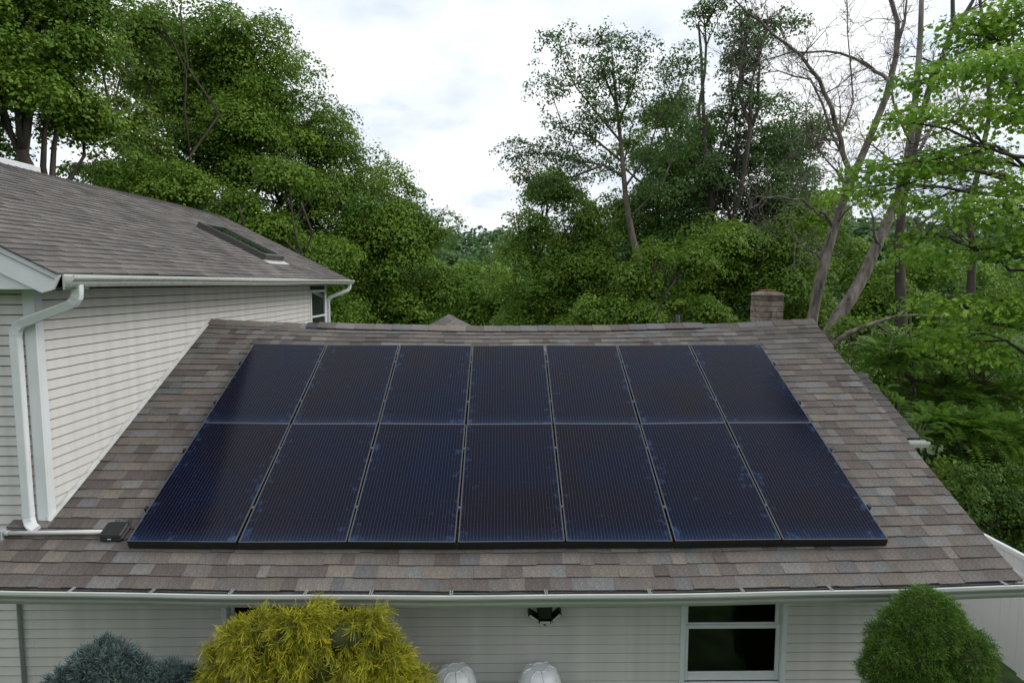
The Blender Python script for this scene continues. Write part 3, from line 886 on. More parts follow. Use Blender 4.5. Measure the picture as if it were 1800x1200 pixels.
for r in range(2):
    for i in range(7):
        xc = (i - 3) * PW
        s_mid = (r + 0.5) * PL
        yc, zc_ = s_mid * CS, s_mid * SN + sag(xc, s_mid * CS) + 0.006
        dzdx = (sag(xc + 0.4, yc) - sag(xc - 0.4, yc)) / 0.8
        e = empty('solar_panel', (xc, yc, zc_), (SL, -math.atan(dzdx), 0))
        tag(e, f'{ORD[i]} dark blue solar panel in the {ROWN[r]} row on the shingle roof', 'solar panel', 'solar panels on the wing roof')
        for nm, me in (('frame', frame_me), ('glass', glass_me), ('backsheet', back_me)):
            link(bpy.data.objects.new(nm, me), e)
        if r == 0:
            link(bpy.data.objects.new('lower_edge_strip', edge_strip_me), e)
        if i < 6:
            for yy in (-0.25 * PL, 0.25 * PL):
                o = link(bpy.data.objects.new('clamp', clamp_me), e); o.location = (PW / 2, yy, 0.002)
RAILN = ['lowest', 'second lowest', 'third lowest', 'highest']
for k in range(4):
    s = (0.25 + 0.5 * k) * PL
    def P(x, h): return (x, s * CS - h * SN, s * SN + sag(x, s * CS) + h * CS)
    e = empty('mounting_rail', P(-3.80, -0.06))
    tag(e, f'{RAILN[k]} black mounting rail poking out from under the solar panels', 'rail', 'rails under the solar panels')
    bpy.context.view_layer.update()
    m = MB()
    m.sweep([(-0.02, -0.075), (0.02, -0.075), (0.02, -0.038), (-0.02, -0.038)], np.linspace(-3.74, 3.74, 16),
            lambda x, a, h: (x, (s + a) * CS - h * SN, (s + a) * SN + sag(x, s * CS) + h * CS))
    child(m, 'rail', M['black'], e)
    for x0 in (-3.745, 3.715):
        m = MB()
        vs = [(x, (s + a) * CS - h * SN, (s + a) * SN + sag(x, s * CS) + h * CS) for h in (-0.080, -0.018) for (x, a) in ((x0, -0.02), (x0 + 0.03, -0.02), (x0 + 0.03, 0.02), (x0, 0.02))]
        m.add(vs, [(0, 3, 2, 1), (4, 5, 6, 7), (0, 1, 5, 4), (1, 2, 6, 5), (2, 3, 7, 6), (3, 0, 4, 7)])
        child(m, 'end_clamp', M['black'], e)
    for x in np.arange(-3.4, 3.5, 1.36):
        m = MB(); p0, p1 = P(x, -0.135), P(x, -0.05); m.tube([p0, p1], 0.018, 8); child(m, 'foot', M['frame'], e)

# junction box and conduit
jc = roofP(-3.93, (0.225 - EAVE_Y) / CS, 0.0)
jb = empty('junction_box', jc, (SL, 0, 0))
tag(jb, 'black plastic junction box with two cable tabs beside the lower left solar panel', 'junction box')
m = MB(); m.bevbox((-0.115, -0.10, 0.0), (0.115, 0.10, 0.055), 0.022); m.build('body', M['black'], jb)
m = MB(); m.bevbox((-0.11, -0.095, 0.056), (0.11, 0.095, 0.085), 0.02); m.build('lid', M['black'], jb)
for sx in (-0.06, 0.06):
    m = MB(); m.bevbox((sx - 0.022, 0.10, 0.02), (sx - 0.008, 0.17, 0.035), 0.004); m.bevbox((sx + 0.008, 0.10, 0.02), (sx + 0.022, 0.17, 0.035), 0.004)
    m.build('cable_tab', M['black'], jb)
m = MB(); m.box((-0.02, -0.104, 0.045), (0.015, -0.1005, 0.058)); m.build('sticker', M['trim'], jb)
cz = jc[2] + 0.045
co = empty('conduit', (-5.03, 0.16, cz))
tag(co, 'grey conduit pipe running from the junction box along the roof to the wall', 'pipe')
bpy.context.view_layer.update()
m = MB(); m.tube([(-4.04, 0.19, cz), (-4.5, 0.175, cz), (-4.95, 0.165, cz)], 0.021, 12); child(m, 'pipe', M['flash'], co)
m = MB(); m.bevbox((-5.05, 0.13, cz - 0.16), (-4.985, 0.20, cz + 0.035), 0.008); child(m, 'corner_fitting', M['greypipe'], co)
m = MB(); m.tube([(-4.99, 0.165, cz), (-4.94, 0.165, cz)], 0.028, 12); child(m, 'collar', M['greypipe'], co)
m = MB(); m.tube([(-5.02, 0.17, cz - 0.15), (-5.025, 0.2, -0.5), (-5.06, 0.36, -0.75), (-5.06, 0.362, GZ + 0.03)], 0.02, 10); child(m, 'riser', M['greypipe'], co)

# flood light on the wall
fl = empty('flood_light', (0.35, WALL_Y - 0.02, -0.93))
tag(fl, 'black three-headed flood light on the cream wall under the gutter', 'light')
bpy.context.view_layer.update()
m = MB(); m.bevbox((-0.075, -0.16, 0.0), (0.075, 0.008, 0.30), 0.01); m.build('housing', M['black'], fl)
for nm, ang, px_, pz in (('lamp_head', 0, 0.0, -0.018), ('lamp_head', 0.62, -0.115, 0.025), ('lamp_head', -0.75, 0.115, 0.03)):
    R_ = Matrix.Rotation(ang, 3, 'Y')
    m = MB(); m.box((-0.062, -0.13, -0.014), (0.062, 0.0, 0.014), rot=R_, org=(px_, -0.05, pz)); h_ = m.build(nm, M['black'], fl)
    m = MB(); m.box((-0.052, -0.134, -0.017), (0.052, -0.02, -0.0145), rot=R_, org=(px_, -0.05, pz))
    m.box((-0.052, -0.1335, -0.011), (0.052, -0.1305, 0.010), rot=R_, org=(px_, -0.05, pz)); m.build('lens', M['lamp_glass'], h_)
m = MB(); m.lathe([(0.016, -0.03), (0.016, 0.0)], (0.0, -0.15, -0.03), 10); m.build('sensor', M['black'], fl)

# two white tanks
for xx, lab in ((-0.555, 'white domed tank with ribbed lid beside the yellow shrub'), (0.285, 'white domed tank with ribbed lid standing alone below the flood light')):
    e = empty('storage_tank', (xx, 0.0, GZ + 0.03))
    tag(e, lab, 'tank', 'white tanks along the wall')
    R0 = 0.20
    zt = -1.30 - GZ - 0.03
    m = MB(); m.lathe([(R0 * 0.97, 0.0), (R0, 0.02), (R0, zt - 0.16)], (0, 0, 0), 32); m.build('body', M['tank'], e)
    m = MB(); m.lathe([(R0 + 0.012, zt - 0.19), (R0 + 0.014, zt - 0.15), (R0 + 0.004, zt - 0.12), (R0 * 0.93, zt - 0.08), (R0 * 0.80, zt - 0.035), (R0 * 0.62, zt - 0.010), (R0 * 0.4, zt), (R0 * 0.01, zt + 0.002)], (0, 0, 0), 32)
    lid = m.build('lid', M['tank'], e)
    for q in range(8):
        a = q * math.pi / 4 + 0.2
        m = MB(); m.tube([(R0 * k2 * math.cos(a), R0 * k2 * math.sin(a), zt + dz) for k2, dz in ((0.40, 0.001), (0.62, -0.009), (0.80, -0.034), (0.93, -0.079))], 0.008, 6)
        m.build('rib', M['tank'], lid)
    m = MB(); m.lathe([(R0 * 0.40, zt - 0.01), (R0 * 0.40, zt + 0.008), (R0 * 0.33, zt + 0.008), (R0 * 0.33, zt - 0.004)], (0, 0, 0), 24); m.build('ring', M['tank'], lid)

# white vinyl fence on the right
FX = 6.75
fe = empty('vinyl_fence', (FX, 1.5, GZ))
tag(fe, 'white vinyl privacy fence beyond the right end of the wing', 'fence')
bpy.context.view_layer.update()
ztop, zbot = -1.05, -2.80
m = MB(); m.bevbox((FX - 0.03, -3.0, ztop - 0.07), (FX + 0.03, 9.0, ztop), 0.008); child(m, 'top_rail', M['fence'], fe)
m = MB(); m.bevbox((FX - 0.025, -3.0, ztop - 0.30), (FX + 0.025, 9.0, ztop - 0.26), 0.006); child(m, 'mid_rail', M['fence'], fe)
m = MB(); m.bevbox((FX - 0.03, -3.0, zbot), (FX + 0.03, 9.0, zbot + 0.14), 0.008); child(m, 'bottom_rail', M['fence'], fe)
bmsh = None
for k in range(80):
    if bmsh is None:
        m = MB(); m.bevbox((-0.012, 0.002, zbot + 0.13), (0.012, 0.148, ztop - 0.05), 0.005); bmsh = m.mesh('fence_board', M['fence'])
    o = bpy.data.objects.new('fence_board', bmsh); link(o, fe)
    o.matrix_parent_inverse = fe.matrix_world.inverted(); o.location = (FX, -3.0 + k * 0.15, 0)
for yy in (-3.0, -0.6, 1.8, 4.2, 6.6, 9.0):
    m = MB(); m.bevbox((FX - 0.06, yy - 0.06, GZ), (FX + 0.06, yy + 0.06, ztop + 0.06), 0.01)
    m.add([(FX - 0.07, yy - 0.07, ztop + 0.06), (FX + 0.07, yy - 0.07, ztop + 0.06), (FX + 0.07, yy + 0.07, ztop + 0.06), (FX - 0.07, yy + 0.07, ztop + 0.06), (FX, yy, ztop + 0.11)],
          [(0, 1, 4), (1, 2, 4), (2, 3, 4), (3, 0, 4), (3, 2, 1, 0)])
    child(m, 'post', M['fence'], fe)

# =================================================================== PLANTS
def rnd(n, k=3): return RNG.normal(size=(n, k))
def unit(a): return a / (np.linalg.norm(a, axis=1, keepdims=True) + 1e-9)
MAPLE = np.array([(0.0, -0.5), (0.16, -0.28), (0.46, -0.30), (0.36, -0.08), (0.56, 0.14), (0.26, 0.14), (0.0, 0.56), (-0.26, 0.14), (-0.56, 0.14), (-0.36, -0.08), (-0.46, -0.30), (-0.16, -0.28)])
def leaf_arrays(P, N, size, tint, shape='quad', aspect=0.66, Tdir=None):
    n = len(P)
    t = unit(np.cross(N, rnd(n))) if Tdir is None else unit(Tdir - N * np.sum(Tdir * N, 1, keepdims=True))
    b = np.cross(N, t)
    s = size[:, None]
    if shape == 'quad':
        V = np.stack([P - t * s * 0.5, P + b * s * aspect * 0.5 + N * s * 0.10 - t * s * 0.05, P + t * s * 0.5, P - b * s * aspect * 0.5 + N * s * 0.10 - t * s * 0.05], 1)
        k = 4
    else:
        k = len(MAPLE)
        V = P[:, None, :] + b[:, None, :] * (MAPLE[None, :, 0:1] * s[:, :, None]) + t[:, None, :] * (MAPLE[None, :, 1:2] * s[:, :, None]) + N[:, None, :] * (np.abs(MAPLE[None, :, 0:1]) * 0.3 * s[:, :, None])
    F = np.arange(n * k).reshape(n, k)
    return V.reshape(-1, 3), F, np.repeat(tint, k, 0)
GREENS = {
    'maple': ((0.080, 0.172, 0.016), (0.188, 0.300, 0.030)),
    'deep': ((0.055, 0.132, 0.019), (0.126, 0.222, 0.032)),
    'light': ((0.108, 0.220, 0.025), (0.222, 0.345, 0.042)),
    'sumac': ((0.100, 0.225, 0.031), (0.215, 0.365, 0.052)),
    'near': ((0.115, 0.250, 0.020), (0.250, 0.415, 0.036)),
    'blue': ((0.056, 0.128, 0.034), (0.118, 0.205, 0.054)),
    'far': ((0.062, 0.138, 0.046), (0.126, 0.212, 0.074)),
    'olive': ((0.092, 0.172, 0.024), (0.176, 0.262, 0.041)),
}
def crown(lobes, n_leaves, size, green, cluster=0.55, per=55, flat=0.68, hollow=0.5, shape='quad', sub=5, up=0.75):
    """leaves gathered in drooping sprays spread through ellipsoidal lobes: lobes = [(centre, radii)]"""
    if sub:                                  # break every lobe into uneven limbs of foliage
        new = []
        for c, r in lobes:
            r = np.asarray(r)
            for k in range(sub):
                d = unit(rnd(1))[0] * RNG.uniform(0.35, 0.85)
                f = RNG.uniform(0.38, 0.72)
                new.append((np.asarray(c) + d * r, r * f * np.array([1.0, 1.0, 0.95])))
        lobes = new
    vol = np.array([np.prod(r) ** 0.75 for _, r in lobes]); vol /= vol.sum()
    Cs, Os, Rs = [], [], []
    m_tot = max(6, int(n_leaves / per))
    per = int(per * 0.92)
    for (c, r), w in zip(lobes, vol):
        k = max(3, int(round(m_tot * w)))
        d = unit(rnd(k))
        rad = (hollow ** 3 + (1 - hollow ** 3) * RNG.random(k)) ** (1 / 3.0)
        rad *= 1 + 0.16 * np.sin(3.1 * d[:, 0] * 2 + c[0]) * np.cos(2.7 * d[:, 2] * 2 + c[2]) + 0.10 * RNG.normal(size=k)
        Cs.append(np.asarray(c) + d * rad[:, None] * np.asarray(r)); Os.append(d)
    C = np.concatenate(Cs); O = np.concatenate(Os)
    m = len(C)
    cs = cluster * (0.35 + 1.0 * RNG.random(m) ** 1.3)
    wts = cs ** 2 / np.mean(cs ** 2)
    ids = np.repeat(np.arange(m), np.maximum(4, (per * wts).astype(int)))
    n = len(ids)
    # every spray is a ragged dome: leaves over its top and sides, few underneath
    d = unit(rnd(n)); d[:, 2] = np.where(d[:, 2] < -0.30, -d[:, 2], d[:, 2])
    rad = 0.72 + 0.30 * RNG.random(n) + 0.22 * np.abs(RNG.normal(size=n)) * (RNG.random(n) < 0.35)
    rad *= 1 + 0.22 * np.sin(4.3 * d[:, 0] + 2.1 * ids) * np.cos(3.7 * d[:, 1] - 1.3 * ids)
    ax = np.stack([np.ones(m), np.ones(m), flat * (0.8 + 0.5 * RNG.random(m))], 1) * cs[:, None]
    g = d * rad[:, None] * ax[ids]
    g[:, 2] -= 0.25 * (g[:, 0] ** 2 + g[:, 1] ** 2) / cs[ids]
    P = C[ids] + g
    N = unit(d * np.array([0.7, 0.7, 0.9]) + np.array([0, 0, 0.35 * up]) + O[ids] * 0.2 + rnd(n) * 0.45)
    lo, hi = map(np.array, GREENS[green])
    ct = np.clip(0.45 + 0.26 * RNG.normal(size=m), 0, 1.25)
    T = lo + (hi - lo) * np.clip(ct[ids] + 0.15 * RNG.normal(size=n), 0, 1.5)[:, None]
    S = size * (0.65 + 0.6 * RNG.random(n))
    return leaf_arrays(P, N, S, T, shape), C
def limb_path(a, b, k=6, bend=0.12):
    a, b = np.asarray(a, float), np.asarray(b, float)
    L_ = np.linalg.norm(b - a)
    off = rnd(1)[0] * bend * L_
    t = np.linspace(0, 1, k)[:, None]
    p = a + (b - a) * t + off * (np.sin(np.pi * t)) + np.array([0, 0, 0.10 * L_]) * np.sin(np.pi * t)
    p[1:-1] += rnd(k - 2) * 0.02 * L_
    return p
def tree(name, label, base, trunk_top, r0, lobes, n_leaves, size, green, cat='tree', group=None, bark='bark_dark', stems=1, twigs=5, mat='leaf', **kw):
    base = np.asarray(base, float); top = np.asarray(trunk_top, float)
    e = empty(name, base); tag(e, label, cat, group)
    (V, F, T), C = crown(lobes, n_leaves * 0.70, size * 1.13, green, **kw)
    bulk('crown', V - base, F, M[mat], e, T)
    m = MB()
    tops = []
    for s in range(stems):
        b = base + (np.array([RNG.normal() * 0.35, RNG.normal() * 0.35, -0.3]) if stems > 1 else np.array([0, 0, -0.3]))
        tt = top + (rnd(1)[0] * np.array([1.4, 1.0, 0.6]) if stems > 1 else 0)
        p = limb_path(b, tt, 9, 0.04)
        rr = r0 * (1.0 if stems == 1 else 0.65)
        m.tube([q - base for q in p], list(np.linspace(rr, rr * 0.28, 9)), 9); tops.append(p)
    for li, (c, r) in enumerate(lobes):
        p = tops[li % stems]
        hfrac = np.clip((c[2] - base[2]) / max(top[2] - base[2], 1) - 0.28, 0.2, 0.95)
        st = p[int(hfrac * 8)]
        q = limb_path(st, c, 6, 0.08)
        lr = r0 * 0.32
        m.tube([z_ - base for z_ in q], list(np.linspace(lr, lr * 0.35, 6)), 6)
        d = np.linalg.norm((C - c) / np.asarray(r), axis=1)
        near = np.where(d < 1.3)[0]
        for j in RNG.permutation(near)[:twigs]:
            q2 = limb_path(q[3 + int(RNG.integers(0, 3))], C[j], 5, 0.08)
            m.tube([z_ - base for z_ in q2], list(np.linspace(lr * 0.4, 0.010, 5)), 5)
    m.build('trunk', M[bark], e)
    return e
def lobes_px(Y, items, dy=None):
    """lobes from (u, v, radius_u, radius_v[, dY]) seen at depth Y, as real ellipsoids"""
    out = []
    for it in items:
        u, v, ru, rv = it[:4]; yy = Y + (it[4] if len(it) > 4 else 0.0)
        c = at(u, v, yy); k = px_per_m(yy)
        out.append((c, (ru / k, (dy or max(ru, rv) / k * 0.9), rv / k)))
    return out
def ground_at(x, y): return float(terrain_z(np.array(x), np.array(y)))
def gtree(name, label, u_base, Y, items, n, size, green, r0, top_px, **kw):
    b = at(u_base, 560, Y); b[2] = ground_at(b[0], b[1])
    return tree(name, label, b, at(top_px[0], top_px[1], Y), r0, lobes_px(Y, items), n, size, green, **kw)

# --- left side
gtree('maple_tree', 'near leafy maple filling the top left corner above the grey roof', 40, 13,
      [(60, 40, 110, 70), (10, 130, 120, 70, -1), (120, 100, 75, 60), (90, 190, 95, 55, 0.5), (0, 230, 90, 45), (-80, 90, 130, 110), (60, -70, 130, 80), (150, 10, 40, 60), (140, 230, 60, 40, 1)],
      130000, 0.105, 'maple', 0.28, (50, 20), cluster=0.75, per=260)
gtree('maple_tree', 'large round-crowned maple rising behind the grey roof and skylight', 400, 24,
      [(300, 70, 90, 55), (400, 95, 100, 65), (470, 150, 85, 70), (340, 170, 110, 75), (540, 220, 70, 70), (450, 260, 110, 75), (590, 285, 75, 55), (330, 290, 70, 60, -1), (500, 340, 110, 60), (250, 70, 40, 50),
       (625, 345, 60, 50), (390, 370, 80, 45, -1.5), (540, 430, 80, 45), (260, 150, 40, 50), (560, 350, 80, 60, -1), (640, 400, 55, 50, -1), (480, 210, 80, 60, -1.5), (420, 180, 80, 60, 1.5), (600, 470, 60, 45)],
      290000, 0.120, 'maple', 0.42, (420, 130), stems=3, cluster=0.95, per=300, twigs=12, sub=6)
gtree('ash_tree', 'thin open-crowned tree between the two big left maples', 265, 19,
      [(235, 110, 35, 60), (262, 45, 30, 40), (215, 220, 45, 50), (270, 250, 45, 45), (300, 340, 60, 40), (225, 310, 60, 45), (160, 300, 50, 40)],
      26000, 0.13, 'olive', 0.16, (255, 60), stems=3, twigs=12, cluster=0.55, per=130)
gtree('maple_tree', 'bushy bright maple just right of the upper gutter end', 690, 22,
      [(700, 345, 55, 45), (740, 400, 50, 55), (670, 420, 75, 55), (720, 480, 80, 55), (640, 510, 80, 55), (760, 510, 50, 45), (690, 560, 110, 45), (600, 480, 60, 50, -1), (590, 560, 60, 45, -2)],
      110000, 0.118, 'light', 0.2, (700, 370), stems=3, cluster=0.72, per=260, twigs=9)
gtree('understorey_tree', 'dark low tree filling the gap behind the skylight', 480, 17,
      [(470, 420, 60, 40), (540, 470, 60, 40), (420, 380, 60, 40), (600, 450, 30, 40), (500, 330, 50, 35), (575, 540, 45, 40), (330, 350, 60, 40), (250, 320, 60, 40)],
      52000, 0.105, 'maple', 0.14, (480, 380), stems=2, cluster=0.62, per=220)
# --- centre
for nm, lab, u, Y, items, n, sz, gr in (
    ('broadleaf_tree', 'pale green tree right of the small rear gable peak', 850, 38, [(850, 520, 55, 45), (820, 560, 60, 40), (890, 555, 60, 45), (800, 505, 35, 40)], 17000, 0.25, 'light'),
    ('broadleaf_tree', 'green tree low in the valley directly behind the small rear gable', 775, 46, [(770, 520, 50, 50), (740, 560, 60, 45), (800, 545, 45, 50), (755, 480, 30, 40)], 15000, 0.27, 'maple'),
    ('broadleaf_tree', 'rounded yellowish tree standing in the valley gap', 838, 75, [(838, 490, 34, 26), (815, 505, 30, 25), (865, 500, 30, 25)], 9000, 0.36, 'olive'),
    ('broadleaf_tree', 'dark tree in the valley left of the gap', 785, 90, [(790, 462, 32, 30), (770, 480, 40, 35), (812, 478, 28, 26)], 9000, 0.42, 'far'),
    ('broadleaf_tree', 'dark tree in the valley right of the gap', 890, 80, [(890, 470, 30, 34), (905, 500, 40, 35), (872, 492, 26, 26)], 9000, 0.38, 'blue'),
):
    gtree(nm, lab, u, Y, items, n, sz, gr, 0.2, (u, items[0][1]), cluster=sz * 4.2, per=150, twigs=3)
# --- right of the gap
gtree('broadleaf_tree', 'bushy mid-green tree at the right edge of the sky gap', 975, 25,
      [(965, 400, 55, 40), (1015, 375, 45, 38), (925, 445, 48, 40), (1000, 455, 80, 45), (950, 515, 85, 45), (1050, 505, 75, 50), (1045, 420, 45, 50), (945, 345, 26, 34), (985, 335, 22, 26), (1000, 565, 115, 35)],
      110000, 0.120, 'light', 0.22, (975, 370), stems=2, cluster=0.78, per=260, twigs=8)
# tall sparse tree with a visible curved trunk
b = at(1150, 560, 20.5); b[2] = ground_at(b[0], b[1])
e = empty('sparse_tree', b); tag(e, 'tall sparse-leaved tree with thin curved trunk against the white sky', 'tree')
m = MB()
def branch(m, pts, r_a, r_b, Y, base, sides=7, dY=0.0):
    P_ = [at(u, v, Y + dY * i / max(len(pts) - 1, 1)) - base for i, (u, v) in enumerate(pts)]
    m.tube(P_, list(np.linspace(r_a, r_b, len(P_))), sides); return [p + base for p in P_]
skel = []
tr_ = branch(m, [(1150, 640), (1146, 540), (1132, 480), (1112, 420), (1100, 350), (1094, 280), (1086, 200), (1078, 130), (1075, 75)], 0.21, 0.02, 20.5, b, 10)
for pts, dy in (([(1096, 310), (1060, 290), (1010, 282), (960, 270), (905, 268)], 1.0), ([(1092, 250), (1050, 200), (1010, 150), (985, 85)], -1.0), ([(1098, 330), (1140, 270), (1160, 200), (1172, 130)], 0.8),
                ([(1088, 215), (1115, 150), (1122, 90)], -0.8), ([(1094, 285), (1040, 240), (990, 225), (965, 150)], 0.6), ([(1086, 190), (1060, 130), (1050, 80)], 0.5), ([(1105, 385), (1160, 330), (1195, 250), (1205, 200)], -0.6),
                ([(1060, 290), (1010, 310), (960, 325), (925, 300)], 0.4), ([(1160, 210), (1195, 160), (1210, 110)], 0.3)):
    skel.append(branch(m, pts, 0.055, 0.012, 20.5, b, 6, dy))
lob = []
for s in skel + [tr_[5:]]:
    for p in s[1:]:
        lob.append((p, (1.0, 1.0, 0.75)))
(V, F, T), C = crown(lob, 22000, 0.12, 'blue', cluster=0.32, per=24, hollow=0.2, flat=0.8, sub=0)
for p in C[::3]:
    s = min((q for sk_ in skel for q in sk_), key=lambda q: np.linalg.norm(q - p))
    m.tube([z_ - b for z_ in limb_path(s, p, 4, 0.08)], [0.014, 0.011, 0.008, 0.006], 4)
m.build('trunk', M['bark'], e); bulk('crown', V - b, F, M['leaf'], e, T)

gtree('broadleaf_tree', 'dense dark tree behind the thin curved trunk', 1150, 25,
      [(1130, 470, 75, 55), (1080, 500, 60, 50), (1190, 430, 65, 55), (1150, 380, 50, 50), (1120, 540, 110, 40), (1220, 500, 70, 60), (1170, 300, 40, 50), (1060, 550, 80, 35)],
      80000, 0.122, 'deep', 0.2, (1150, 380), stems=2, cluster=0.8, per=250)
gtree('broadleaf_tree', 'tall dark vine-covered tree left of the bare branches', 1290, 23,
      [(1290, 200, 45, 70), (1270, 290, 70, 65), (1330, 260, 60, 60), (1310, 120, 40, 60), (1350, 40, 55, 40), (1255, 20, 30, 40), (1300, 50, 40, 45), (1240, 350, 70, 55), (1330, 350, 80, 55), (1390, 300, 50, 60)],
      46000, 0.115, 'blue', 0.26, (1310, 30), stems=2, twigs=16, cluster=0.5, per=110)
gtree('broadleaf_tree', 'dense leafy tree directly behind the concrete chimney', 1290, 19,
      [(1260, 430, 70, 50), (1330, 440, 75, 50), (1210, 480, 60, 50), (1290, 500, 90, 50), (1370, 500, 70, 55), (1400, 420, 60, 55), (1240, 550, 90, 35), (1350, 560, 90, 35), (1420, 560, 50, 40)],
      90000, 0.112, 'maple', 0.2, (1300, 430), stems=2, cluster=0.68, per=240)
gtree('broadleaf_tree', 'leafy tree behind the two leaning dead trunks', 1560, 22,
      [(1480, 470, 70, 45), (1560, 500, 80, 50), (1640, 480, 70, 45), (1600, 560, 110, 40), (1500, 560, 70, 40), (1700, 540, 80, 45), (1430, 380, 45, 55), (1780, 500, 70, 60)],
      60000, 0.12, 'light', 0.18, (1560, 480), stems=2, cluster=0.7, per=220)
gtree('broadleaf_tree', 'tall leafy tree between the sparse tree and the vine-covered one', 1185, 27,
      [(1180, 210, 40, 45), (1145, 260, 50, 45), (1205, 280, 50, 55), (1150, 330, 60, 50), (1215, 360, 60, 50), (1110, 390, 50, 45), (1240, 230, 30, 45), (1180, 420, 70, 50)],
      70000, 0.125, 'maple', 0.22, (1180, 230), stems=2, cluster=0.7, per=170, twigs=10)
gtree('broadleaf_tree', 'dark full-crowned tree behind the arching dead branches', 1380, 26,
      [(1370, 220, 50, 55), (1410, 270, 45, 60), (1350, 300, 60, 60), (1400, 360, 60, 55), (1310, 380, 60, 50), (1370, 430, 80, 50), (1260, 330, 45, 50), (1440, 420, 50, 50)],
      60000, 0.12, 'deep', 0.22, (1380, 240), stems=2, cluster=0.7, per=190, twigs=10)
gtree('understorey_tree', 'low leafy tree in front of the curved trunk just behind the ridge', 1130, 15,
      [(1100, 490, 34, 30), (1172, 520, 42, 34), (1125, 548, 60, 26), (1050, 550, 45, 24), (1215, 470, 30, 34), (1235, 550, 45, 28), (1150, 450, 22, 26)],
      30000, 0.10, 'maple', 0.12, (1130, 470), stems=3, cluster=0.42, per=110, twigs=8)
# --- dead trees
def recurse(m, p, d, L_, r, depth, base, droop=0.0):
    n = 5
    pts = [p]; q = p.copy(); dd = d.copy()
    for i in range(n):
        dd = dd + rnd(1)[0] * 0.17 + np.array([0, 0, 0.05 - droop]); dd /= np.linalg.norm(dd)
        q = q + dd * L_ / n; pts.append(q.copy())
    m.tube([z_ - base for z_ in pts], list(np.linspace(r, r * 0.3, n + 1)), 5 if depth else 4)
    if depth > 0:
        for k in range(int(RNG.integers(3, 6))):
            i = int(RNG.integers(1, n + 1))
            nd = dd * 0.5 + rnd(1)[0] * 0.55; nd /= np.linalg.norm(nd)
            recurse(m, pts[i].copy(), nd, L_ * RNG.uniform(0.45, 0.7), max(r * 0.45, 0.006), depth - 1, base, droop)
def dead_tree(name, label, ub, Y, trunk, limbs, r0, bark, extra=6):
    b = at(*trunk[0], Y); b[2] = ground_at(b[0], b[1])
    e = empty(name, b); tag(e, label, 'tree')
    m = MB()
    first = at(*trunk[0], Y)
    pts = [b + np.array([0, 0, -0.3]), (b + first) / 2] + [at(u, v, Y + 0.10 * i) for i, (u, v) in enumerate(trunk)]
    m.tube([p - b for p in pts], list(np.linspace(r0 * 1.15, r0 * 0.30, len(pts))), 12)
    m.build('trunk', M[bark], e)
    m = MB()
    for lb in limbs:
        pl, ra, dY, tw = lb
        P_ = [at(u, v, Y + 0.3 + dY * i / (len(pl) - 1)) for i, (u, v) in enumerate(pl)]
        fine = []
        for i in range(len(P_) - 1):
            fine += [P_[i], (P_[i] + P_[i + 1]) / 2 + rnd(1)[0] * 0.03]
        fine.append(P_[-1])
        rr = np.linspace(ra, max(ra * 0.18, 0.008), len(fine))
        m.tube([p - b for p in fine], list(rr), 7)
        for k in range(int(tw * 2.2)):
            i = int(RNG.integers(1, len(fine)))
            dvec = fine[i] - fine[i - 1]; dvec /= np.linalg.norm(dvec)
            nd = dvec * 0.7 + rnd(1)[0] * 0.5 + np.array([0, 0, 0.1]); nd /= np.linalg.norm(nd)
            recurse(m, fine[i].copy(), nd, RNG.uniform(0.5, 1.5), max(rr[i] * 0.4, 0.008), 2, b, 0.02)
    m.build('branches', M[bark], e)
    return e
dead_tree('dead_tree', 'bare dead tree with arching branches right of the chimney', 1430, 12.0,
          [(1427, 565), (1437, 510), (1447, 470), (1462, 415), (1476, 370), (1500, 310), (1530, 240), (1558, 170), (1575, 100), (1578, 40), (1560, -20), (1540, -90)],
          [([(1484, 350), (1492, 298), (1478, 245), (1462, 190), (1440, 140), (1410, 100), (1360, 62), (1310, 20), (1270, -20)], 0.085, -1.5, 12),
           ([(1566, 150), (1552, 132), (1530, 118), (1500, 102), (1450, 90), (1390, 92), (1340, 107), (1300, 135)], 0.06, 1.5, 10),
           ([(1492, 300), (1460, 230), (1425, 140), (1370, 125), (1320, 135)], 0.045, 0.8, 8),
           ([(1465, 400), (1450, 375), (1410, 350), (1370, 345), (1335, 345)], 0.06, -1.0, 6),
           ([(1448, 468), (1435, 445), (1410, 432), (1388, 430)], 0.05, -0.6, 4),
           ([(1490, 330), (1470, 300), (1440, 265), (1415, 215), (1425, 150)], 0.035, 0.5, 7),
           ([(1500, 310), (1470, 250), (1500, 180), (1490, 60), (1485, -20)], 0.04, 1.2, 9),
           ([(1575, 100), (1590, 40), (1597, -40)], 0.06, 0.3, 4),
           ([(1470, 395), (1500, 360), (1530, 350)], 0.03, -0.5, 3)], 0.155, 'bark_grey')
dead_tree('dead_tree', 'thick leaning dead trunk with torn bark beside the roof corner', 1450, 11.0,
          [(1452, 590), (1470, 560), (1495, 525), (1520, 480), (1543, 428), (1562, 385), (1580, 340), (1595, 280), (1604, 220), (1612, 150), (1618, 60), (1622, -60)],
          [([(1543, 428), (1536, 405), (1530, 370), (1520, 350)], 0.05, -0.5, 3), ([(1585, 330), (1620, 260), (1660, 200), (1700, 160)], 0.05, 0.8, 6),
           ([(1600, 250), (1570, 180), (1560, 110)], 0.035, -0.6, 6), ([(1590, 300), (1540, 260), (1500, 240)], 0.03, -0.5, 5)], 0.185, 'bark_grey')
